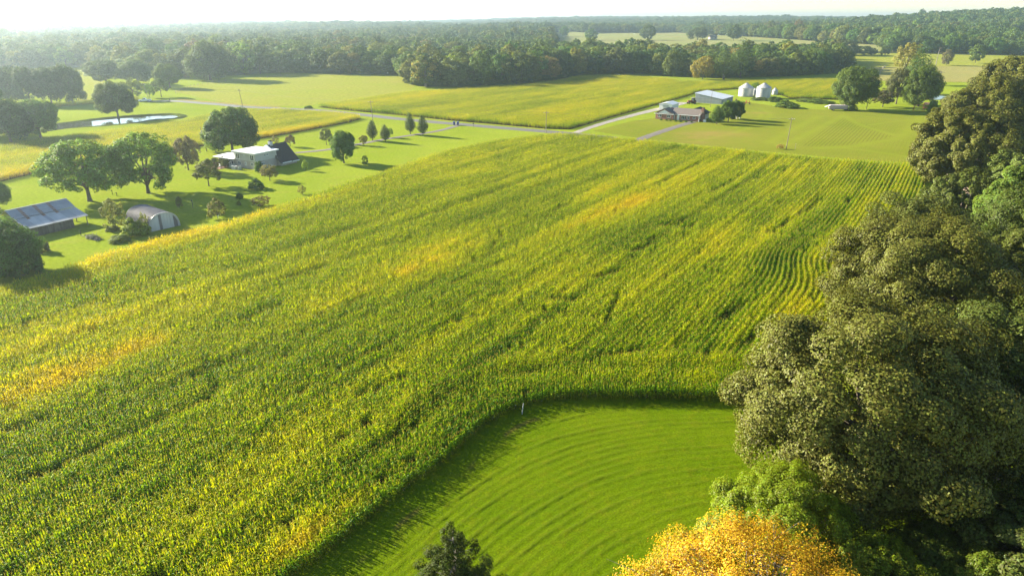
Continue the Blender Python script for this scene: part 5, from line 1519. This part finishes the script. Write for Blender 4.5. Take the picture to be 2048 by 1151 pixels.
# ------------------------------------------------------------------ vehicles, machines and small things
def wheel(par, x, y, r_, w, rim='galv', name='wheel'):
    o = MB().tube([(x, y - w / 2, r_), (x, y + w / 2, r_)], [r_, r_], 18).build(name, M['rubber'], par)
    MB().tube([(x, y - w / 2 - .01, r_), (x, y + w / 2 + .01, r_)], [r_ * .55, r_ * .55], 12).build('rim', M[rim], o)
def pickup():
    x, y = P(290, 203.5)
    r = thing('pickup_truck', 'white pickup truck parked where the road ends beside the leaning pole', 'pickup', (x, y, 0), math.radians(190))
    MB().prism([(-2.9, .45), (2.85, .45), (2.9, .75), (2.75, 1.05), (1.45, 1.15), (.95, 1.2), (-.75, 1.2), (-.76, .8), (-2.85, .8), (-2.9, 1.15)][::1], 'y', -.95, .95).build('body', M['trim'], r)
    MB().prism([(1.0, 1.203), (.55, 1.85), (-.6, 1.87), (-.78, 1.203)], 'y', -.82, .82).build('cab', M['trim'], r)
    MB().prism([(.95, 1.24), (.56, 1.78), (-.52, 1.8), (-.66, 1.24)], 'y', -.835, .835).build('window', M['glass'], r)
    for s in (-1, 1): MB().box(-2.88, -.77, s * .88 - .06, s * .88 + .06, .803, 1.2).build('bed_side', M['trim'], r)
    MB().box(-2.93, -2.85, -.9, .9, .6, 1.2).build('tailgate', M['trim'], r)
    for wx in (1.8, -1.8):
        for wy in (-.85, .85): wheel(r, wx, wy, .38, .26)
    for s in (-.7, .7): MB().box(2.86, 2.93, s - .15, s + .15, .75, .95).build('headlight', M['galv'], r)
pickup()
def tractor():
    x, y = P(1384, 207.5)
    r = thing('tractor', 'old dark red tractor with cab at the left end of the metal shed', 'tractor', (x, y, 0), math.radians(200))
    MB().box(.1, 2.6, -.4, .4, .9, 1.65).build('hood', M['red'], r)
    MB().box(-1.3, .2, -.7, .7, .8, 1.5).build('body', M['dark'], r)
    for a in (-1.2, .05):
        for b in (-.65, .65): MB().box(a - .04, a + .04, b - .04, b + .04, 1.503, 2.75).build('cab_post', M['dark'], r)
    MB().box(-1.4, .25, -.85, .85, 2.753, 2.9).build('cab_roof', M['galvdull'], r)
    MB().box(-1.15, .0, -.62, .62, 1.503, 2.7).build('window', M['glass'], r)
    MB().tube([(1.6, .2, 1.65), (1.6, .2, 2.7)], [.05, .05], 6).build('exhaust', M['dark'], r)
    for s in (-.95, .95): wheel(r, -.7, s, 1.0, .5, 'red', 'rear_wheel'); wheel(r, 2.1, s * .8, .5, .32, 'red', 'front_wheel')
tractor()
def implement(px, py, label, mats, rot, cat='farm implement', name='harrow'):
    x, y = P(px, py)
    r = thing(name, label, cat, (x, y, 0), rot)
    MB().box(-1.8, 1.8, -.08, .08, .7, .85).build('main_beam', M[mats], r); MB().box(-1.8, 1.8, 1.1, 1.26, .7, .85).build('rear_beam', M[mats], r)
    for s in (-1.4, 0, 1.4): MB().box(s - .06, s + .06, .083, 1.097, .72, .83).build('cross_beam', M[mats], r)
    MB().tube([(-.5, -.05, .8), (0, -1.0, .9), (.5, -.05, .8)], [.06] * 3, 5).build('hitch', M[mats], r)
    MB().box(-.9, -.6, -.1, .2, .853, 2.2).build('mast', M[mats], r); MB().box(.6, .9, -.1, .2, .853, 2.0).build('mast', M[mats], r)
    for s in np.linspace(-1.6, 1.6, 6): MB().tube([(s, 1.18, .7), (s, 1.3, .35), (s, 1.1, .0)], [.04, .04, .03], 5).build('tine', M['dark'], r)
    for s in (-1.5, 1.5): wheel(r, s, .6, .4, .22)
implement(1495, 209, 'orange red farm implement on the grass in front of the grain bins', 'orange', .3)
implement(1472, 206, 'brownish farm implement at the right end of the metal shed', 'rust', 1.0)
def tank():
    x, y = P(1476, 237)
    r = thing('gas_tank', 'white rounded gas tank on the grass right of the round trees', 'tank', (x, y, 0), math.radians(15))
    pr = [(-1.3, .0), (-1.2, .35), (-.95, .55), (.95, .55), (1.2, .35), (1.3, .0)]
    MB().tube([(a, 0, .85) for a, _ in pr], [max(b, .02) for _, b in pr], 16).build('vessel', M['trim'], r, True)
    for s in (-.8, .8): MB().box(s - .1, s + .1, -.35, .35, 0, .35).build('saddle', M['paleboard'], r)
    MB().lathe([(0, 1.38), (.15, 1.38), (.15, 1.6), (0, 1.65)], 10).build('dome_lid', M['galv'], r)
tank()
def trailer():
    x, y = P(1681, 221)
    r = thing('old_trailer', 'long mottled whitish old trailer parked beside the weeds', 'trailer', (x, y, 0), math.radians(-6))
    MB().prism([(-1.2, .75), (1.2, .75), (1.25, 2.0), (.9, 2.45), (-.9, 2.45), (-1.25, 2.0)], 'x', -5.2, 5.2).build('body', M['rag'], r)
    rg = np.random.default_rng(3)
    for k in range(9):
        a = -5.1 + k * 1.15
        MB().slab([(a, -1.3, 2.06 + rg.uniform(0, .08)), (a + 1.1, -1.3, 2.06 + rg.uniform(0, .08)), (a + 1.1, 1.3, 2.5 + rg.uniform(0, .1)), (a, 1.3, 2.5 + rg.uniform(0, .1))], .05).build('cover_sheet', M['rag'], r)
    MB().box(-5.3, 5.3, -.9, .9, .5, .745).build('chassis', M['dark'], r)
    MB().slab([(-5.25, -1.1, 2.3), (-5.25, 1.1, 2.3), (-7.2, .8, 1.6), (-7.2, -.8, 1.6)][::-1], .06).build('end_flap', M['paleboard'], r)
    MB().tube([(-5.3, 0, .6), (-7.0, 0, .45)], [.07, .07], 6).build('drawbar', M['dark'], r)
    for a in (-3.6, 3.2, 4.1):
        for b in (-1.0, 1.0): wheel(r, a, b, .38, .25)
trailer()
def playset():
    x, y = P(1852, 222)
    r = thing('playset', 'red wooden playset with roof, swings and slide in the tree shade', 'playset', (x, y, 0), math.radians(-15))
    for a in (-1.1, 1.1):
        for b in (-1.1, 1.1): MB().box(a - .09, a + .09, b - .09, b + .09, 0, 3.0).build('post', M['red'], r)
    MB().box(-1.2, 1.2, -1.2, 1.2, 1.4, 1.55).build('deck', M['red'], r)
    for s in (-1, 1): MB().slab([(-1.4, s * 1.5, 2.95), (1.4, s * 1.5, 2.95), (1.4, 0, 3.9), (-1.4, 0, 3.9)][::s], .08).build('roof', M['rust'], r)
    MB().slab([(1.2, -.4, 1.55), (1.2, .4, 1.55), (4.4, .4, .25), (4.4, -.4, .25)][::-1], .06).build('slide', M['galv'], r)
    MB().tube([(-1.1, 0, 2.7), (-5.2, 0, 2.7)], [.08, .08], 6).build('swing_beam', M['red'], r)
    for s in (-.9, .9): MB().tube([(-5.2, 0, 2.7), (-5.4, s, 0)], [.08, .08], 6).build('leg', M['red'], r)
    for q in (-2.3, -3.8):
        sw = MB().box(q - .25, q + .25, -.12, .12, .5, .55).build('swing', M['dark'], r)
        for e in (-.22, .22): MB().tube([(q + e, 0, .55), (q + e, 0, 2.65)], [.012, .012], 4).build('chain', M['dark'], sw)
playset()
def white_shed():
    x, y = P(1893, 240)
    r = thing('white_shed', 'white walled shed half hidden behind the far oak', 'shed', (x, y, 0), math.radians(-38))
    MB().prism([(0, 0), (7, 0), (7, 3.0), (3.5, 4.6), (0, 3.0)], 'x', 0, 8).build('wall', M['white'], r)
    MB().slab([(-.4, -.4, 2.9), (8.4, -.4, 2.9), (8.4, 3.5, 4.75), (-.4, 3.5, 4.75)], .1).build('roof', M['shedroof'], r)
    MB().slab([(-.4, 3.52, 4.75), (8.4, 3.52, 4.75), (8.4, 7.4, 2.9), (-.4, 7.4, 2.9)], .1).build('roof', M['shedroof'], r)
    MB().box(-.07, -.005, 2, 4.6, 0, 2.5).build('door', M['paleboard'], r)
white_shed()
x, y = P(1858, 196)
r = thing('water_trough', 'low rust red trough on the bank of the small pond', 'trough', (x, y, 0), .3)
MB().box(-2.4, 2.4, -.9, -.8, 0, .8).box(-2.4, 2.4, .8, .9, 0, .8).box(-2.4, -2.3, -.797, .797, 0, .8).box(2.3, 2.4, -.797, .797, 0, .8).build('side_wall', M['orange'], r)
MB().box(-2.297, 2.297, -.797, .797, .05, .55).build('filling', M['rust'], r)
# wheelie bins and mailbox by the road
for dx, lb in ((-.75, 'blue wheelie bin by the drive entrance, left of two'), (.75, 'blue wheelie bin by the drive entrance, right of two')):
    x, y = P(912, 250.6)
    r = thing('wheelie_bin', lb, 'bin', (x + dx, y, 0.1), .2)
    MB().add([(-.3, -.35, .08), (.3, -.35, .08), (.3, .35, .08), (-.3, .35, .08), (-.4, -.45, 1.25), (.4, -.45, 1.25), (.4, .45, 1.25), (-.4, .45, 1.25)], [(0, 3, 2, 1), (4, 5, 6, 7), (0, 1, 5, 4), (1, 2, 6, 5), (2, 3, 7, 6), (3, 0, 4, 7)]).build('tub', M['blue'], r)
    MB().slab([(-.43, -.48, 1.3), (.43, -.48, 1.3), (.43, .5, 1.38), (-.43, .5, 1.38)], .045).build('lid', M['blue'], r)
    for s in (-.28, .28): wheel(r, s, .42, .13, .08, 'dark')
x, y = P(947, 253)
r = thing('mailbox', 'dark mailbox on a post by the road', 'mailbox', (x, y, .05))
MB().box(-.06, .06, -.06, .06, 0, 1.0).build('post', M['wood'], r)
MB().prism([(-.12, 1.003), (.12, 1.003), (.12, 1.2), (.07, 1.28), (-.07, 1.28), (-.12, 1.2)], 'x', -.35, .35).build('box', M['dark'], r)
MB().box(.353, .37, -.1, .1, 1.03, 1.2).build('door', M['galvdull'], r)
x, y = P(340, 204)
r = thing('mailbox', 'tiny dark mailbox near the road end by the pasture', 'mailbox', (x, y, .05))
MB().box(-.07, .07, -.07, .07, 0, 1.1).build('post', M['wood'], r); MB().box(-.25, .25, -.15, .15, 1.103, 1.4).build('box', M['dark'], r)
x, y = P(328, 659 / 2.92 - 25)
# stake in the mown lawn
x, y = P(1044, 828)
r = thing('stake', 'pale leaning wooden stake at the bend of the corn edge', 'post', (x, y, 0))
MB().tube([(0, 0, -.2), (.06, .05, .6), (.16, .1, 1.3)], [.06, .06, .05], 6).build('shaft', M['paleboard'], r); MB().lathe([(.0, 1.28), (.06, 1.28), (.0, 1.38)], 6, .16, .1).build('tip', M['paleboard'], r)
# posts on the lawn
for px, py, t, lb in [(386, 416, 398, 'thin dark post on the shaded lawn'), (225, 389, 379, 'short post beside the shade trees, left of two'), (234, 392, 384, 'short post beside the shade trees, right of two'), (162, 470, 460, 'dark hand pump post at the brush pile')]:
    x, y = P(px, py); h = (py - t) * depth_of(x, y) / FPX
    r = thing('lawn_post', lb, 'post', (x, y, 0)); MB().tube([(0, 0, -.2), (.04, 0, h)], [.07, .06], 6).build('shaft', M['dark'], r); MB().box(-.25, .12, -.04, .04, h * .75, h * .85).build('bracket', M['dark'], r)
# brush pile
def brush():
    x, y = P(185, 476)
    r = thing('brush_pile', 'long pile of cut branches and weeds on the lawn by the barn', 'brush pile', (x, y, 0), math.radians(-35))
    rg = np.random.default_rng(8); mb = MB()
    for k in range(46):
        a = Vector((rg.uniform(-2.6, 2.6), rg.uniform(-.7, .7), rg.uniform(.0, .35))); b = a + Vector((rg.uniform(-1.6, 1.6), rg.normal(0, .5), rg.uniform(.0, .5)))
        mb.tube([a, b], [.06, .025], 5)
    mb.build('branches', M['greybark'], r)['kind'] = 'stuff'
    c = link('foliage', PROTO['bush'][0][3], r); c.scale = (1.6, .7, .28); c.color = (.10, .13, .05, 1)
brush()
def weeds_at_pole():
    x, y = P(1560, 298)
    r = thing('dry_weeds', 'tuft of dry tan weeds at the foot of the tall pale pole', 'weeds', (x, y, 0))
    c = link('foliage', PROTO['sparse'][1][3], r); c.scale = (.9, .6, .5); c.color = (.38, .28, .10, 1)
    s = link('stem', PROTO['sparse'][1][2], r); s.scale = (.9, .6, .7)
    x, y = P(1590, 299)
    r = thing('marker_post', 'thin pale marker post right of the tall pale pole', 'post', (x, y, 0))
    MB().tube([(0, 0, -.1), (0, 0, 1.9)], [.06, .05], 6).build('shaft', M['greybark'], r); MB().lathe([(0, 1.9), (.05, 1.9), (0, 2.0)], 6).build('tip', M['trim'], r)
weeds_at_pole()
def pasture_fence():
    pts = smooth_line(PP([(352, 187), (385, 173), (440, 164), (520, 157), (600, 150.5)]), 5.5)
    o0 = pts[0]
    r = thing('pasture_fence', 'old post and wire fence along the left edge of the pasture', 'fence', (o0[0], o0[1], 0))
    for q in pts: MB().tube([(q[0] - o0[0], q[1] - o0[1], -.2), (q[0] - o0[0], q[1] - o0[1], 1.35)], [.1, .09], 5).build('post', M['wood'], r)
    for z in (.5, .9, 1.25): MB().tube([(q[0] - o0[0], q[1] - o0[1], z) for q in pts], [.015] * len(pts), 3, False).build('wire', M['galvdull'], r)
pasture_fence()
# fallen and standing dead trees in the pasture
def snag(px, py, top, label, lean, seed, n=9):
    x, y = P(px, py); z = float(T(x, y)); h = (py - top) * depth_of(x, y, z) / FPX
    rg = np.random.default_rng(seed); mb = MB()
    mb.tube([(0, 0, -.2), (lean[0] * .5, lean[1] * .5, h * .5), (lean[0], lean[1], h)], [.35, .24, .08], 7)
    for k in range(n):
        t = rg.uniform(.35, .95); a = Vector((lean[0] * t, lean[1] * t, h * t)); b = a + Vector((rg.normal(0, 1), rg.normal(0, .6), rg.uniform(.1, .9))) * max(2.0, h * .22)
        mb.tube([a, b], [.13, .04], 5)
    r = thing('dead_tree', label, 'tree', (x, y, z)); mb.build('trunk', M['greybark'], r)
snag(1869, 157, 144, 'bare dead tree leaning to the right over the tan pasture', (6, 2), 1, 12)
snag(1871, 132, 96, 'standing bare dead tree in the pale green pasture', (.5, 0), 2, 14)
snag(1858, 133, 118, 'small forked dead tree in the pale green pasture', (.8, 0), 3, 6)
snag(1758, 150, 134, 'dead branches beside the leafy tree', (2.5, 0), 4, 14)

# far buildings
def far_building(px, py, wpx, hpx, label, wall, roof, rot, name='far_house', nwin=5):
    x, y = P(px, py); z = float(T(x, y)); d = depth_of(x, y, z); w = wpx * d / FPX; h = hpx * d / FPX; dp = w * .45
    r = thing(name, label, 'house' if 'house' in name else 'barn', (x, y, z), rot)
    MB().prism([(0, -2), (dp, -2), (dp, h * .55), (dp / 2, h * .55 + .2), (0, h * .55)], 'x', -w / 2, w / 2).build('wall', M[wall], r)
    for s in (0, 1):
        q = [(-w / 2 - .4, -.5, h * .52), (w / 2 + .4, -.5, h * .52), (w / 2 + .4, dp / 2, h), (-w / 2 - .4, dp / 2, h)]
        if s: q = [(a, dp - b, c) for a, b, c in q][::-1]
        MB().slab(q, .15).build('roof', M[roof], r)
    for k in range(nwin):
        window(r, 'v-', -w / 2 + w * (k + .5) / nwin, h * .15, w / nwin * .45, h * .3, 'window', 1, 0)
far_building(1427, 79, 16, 8, 'tiny tan barn alone in the pale far field', 'tansiding', 'brownshingle', .3, 'far_barn', 2)
far_building(1847, 67, 26, 10, 'white house among the trees on the wooded slope', 'white', 'galvdull', -.2, 'far_house', 6)
far_building(1919, 63, 12, 6, 'little house with bright red roof on the wooded hill', 'white', 'red', .2, 'far_house', 2)
far_building(2035, 76, 22, 6, 'pale house at the clearing on the wooded hill', 'paleboard', 'galv', .1, 'far_house', 4)
# ------------------------------------------------------------------ haze
def haze():
    m = bpy.data.materials.new('haze'); m.use_nodes = True
    n, l = m.node_tree.nodes, m.node_tree.links
    n.remove(n['Principled BSDF'])
    v = n.new('ShaderNodeVolumePrincipled')
    v.inputs['Color'].default_value = (.72, .87, 1.0, 1)
    v.inputs['Density'].default_value = HAZE_DENSITY
    v.inputs['Anisotropy'].default_value = .74
    l.new(v.outputs[0], n['Material Output'].inputs['Volume'])
    b = MB().box(-6500, 6500, -290, 7900, -16, 82)
    o = b.build('haze', m)
    return tag(o, 'thin morning haze lying over the countryside', kind='stuff')
haze()
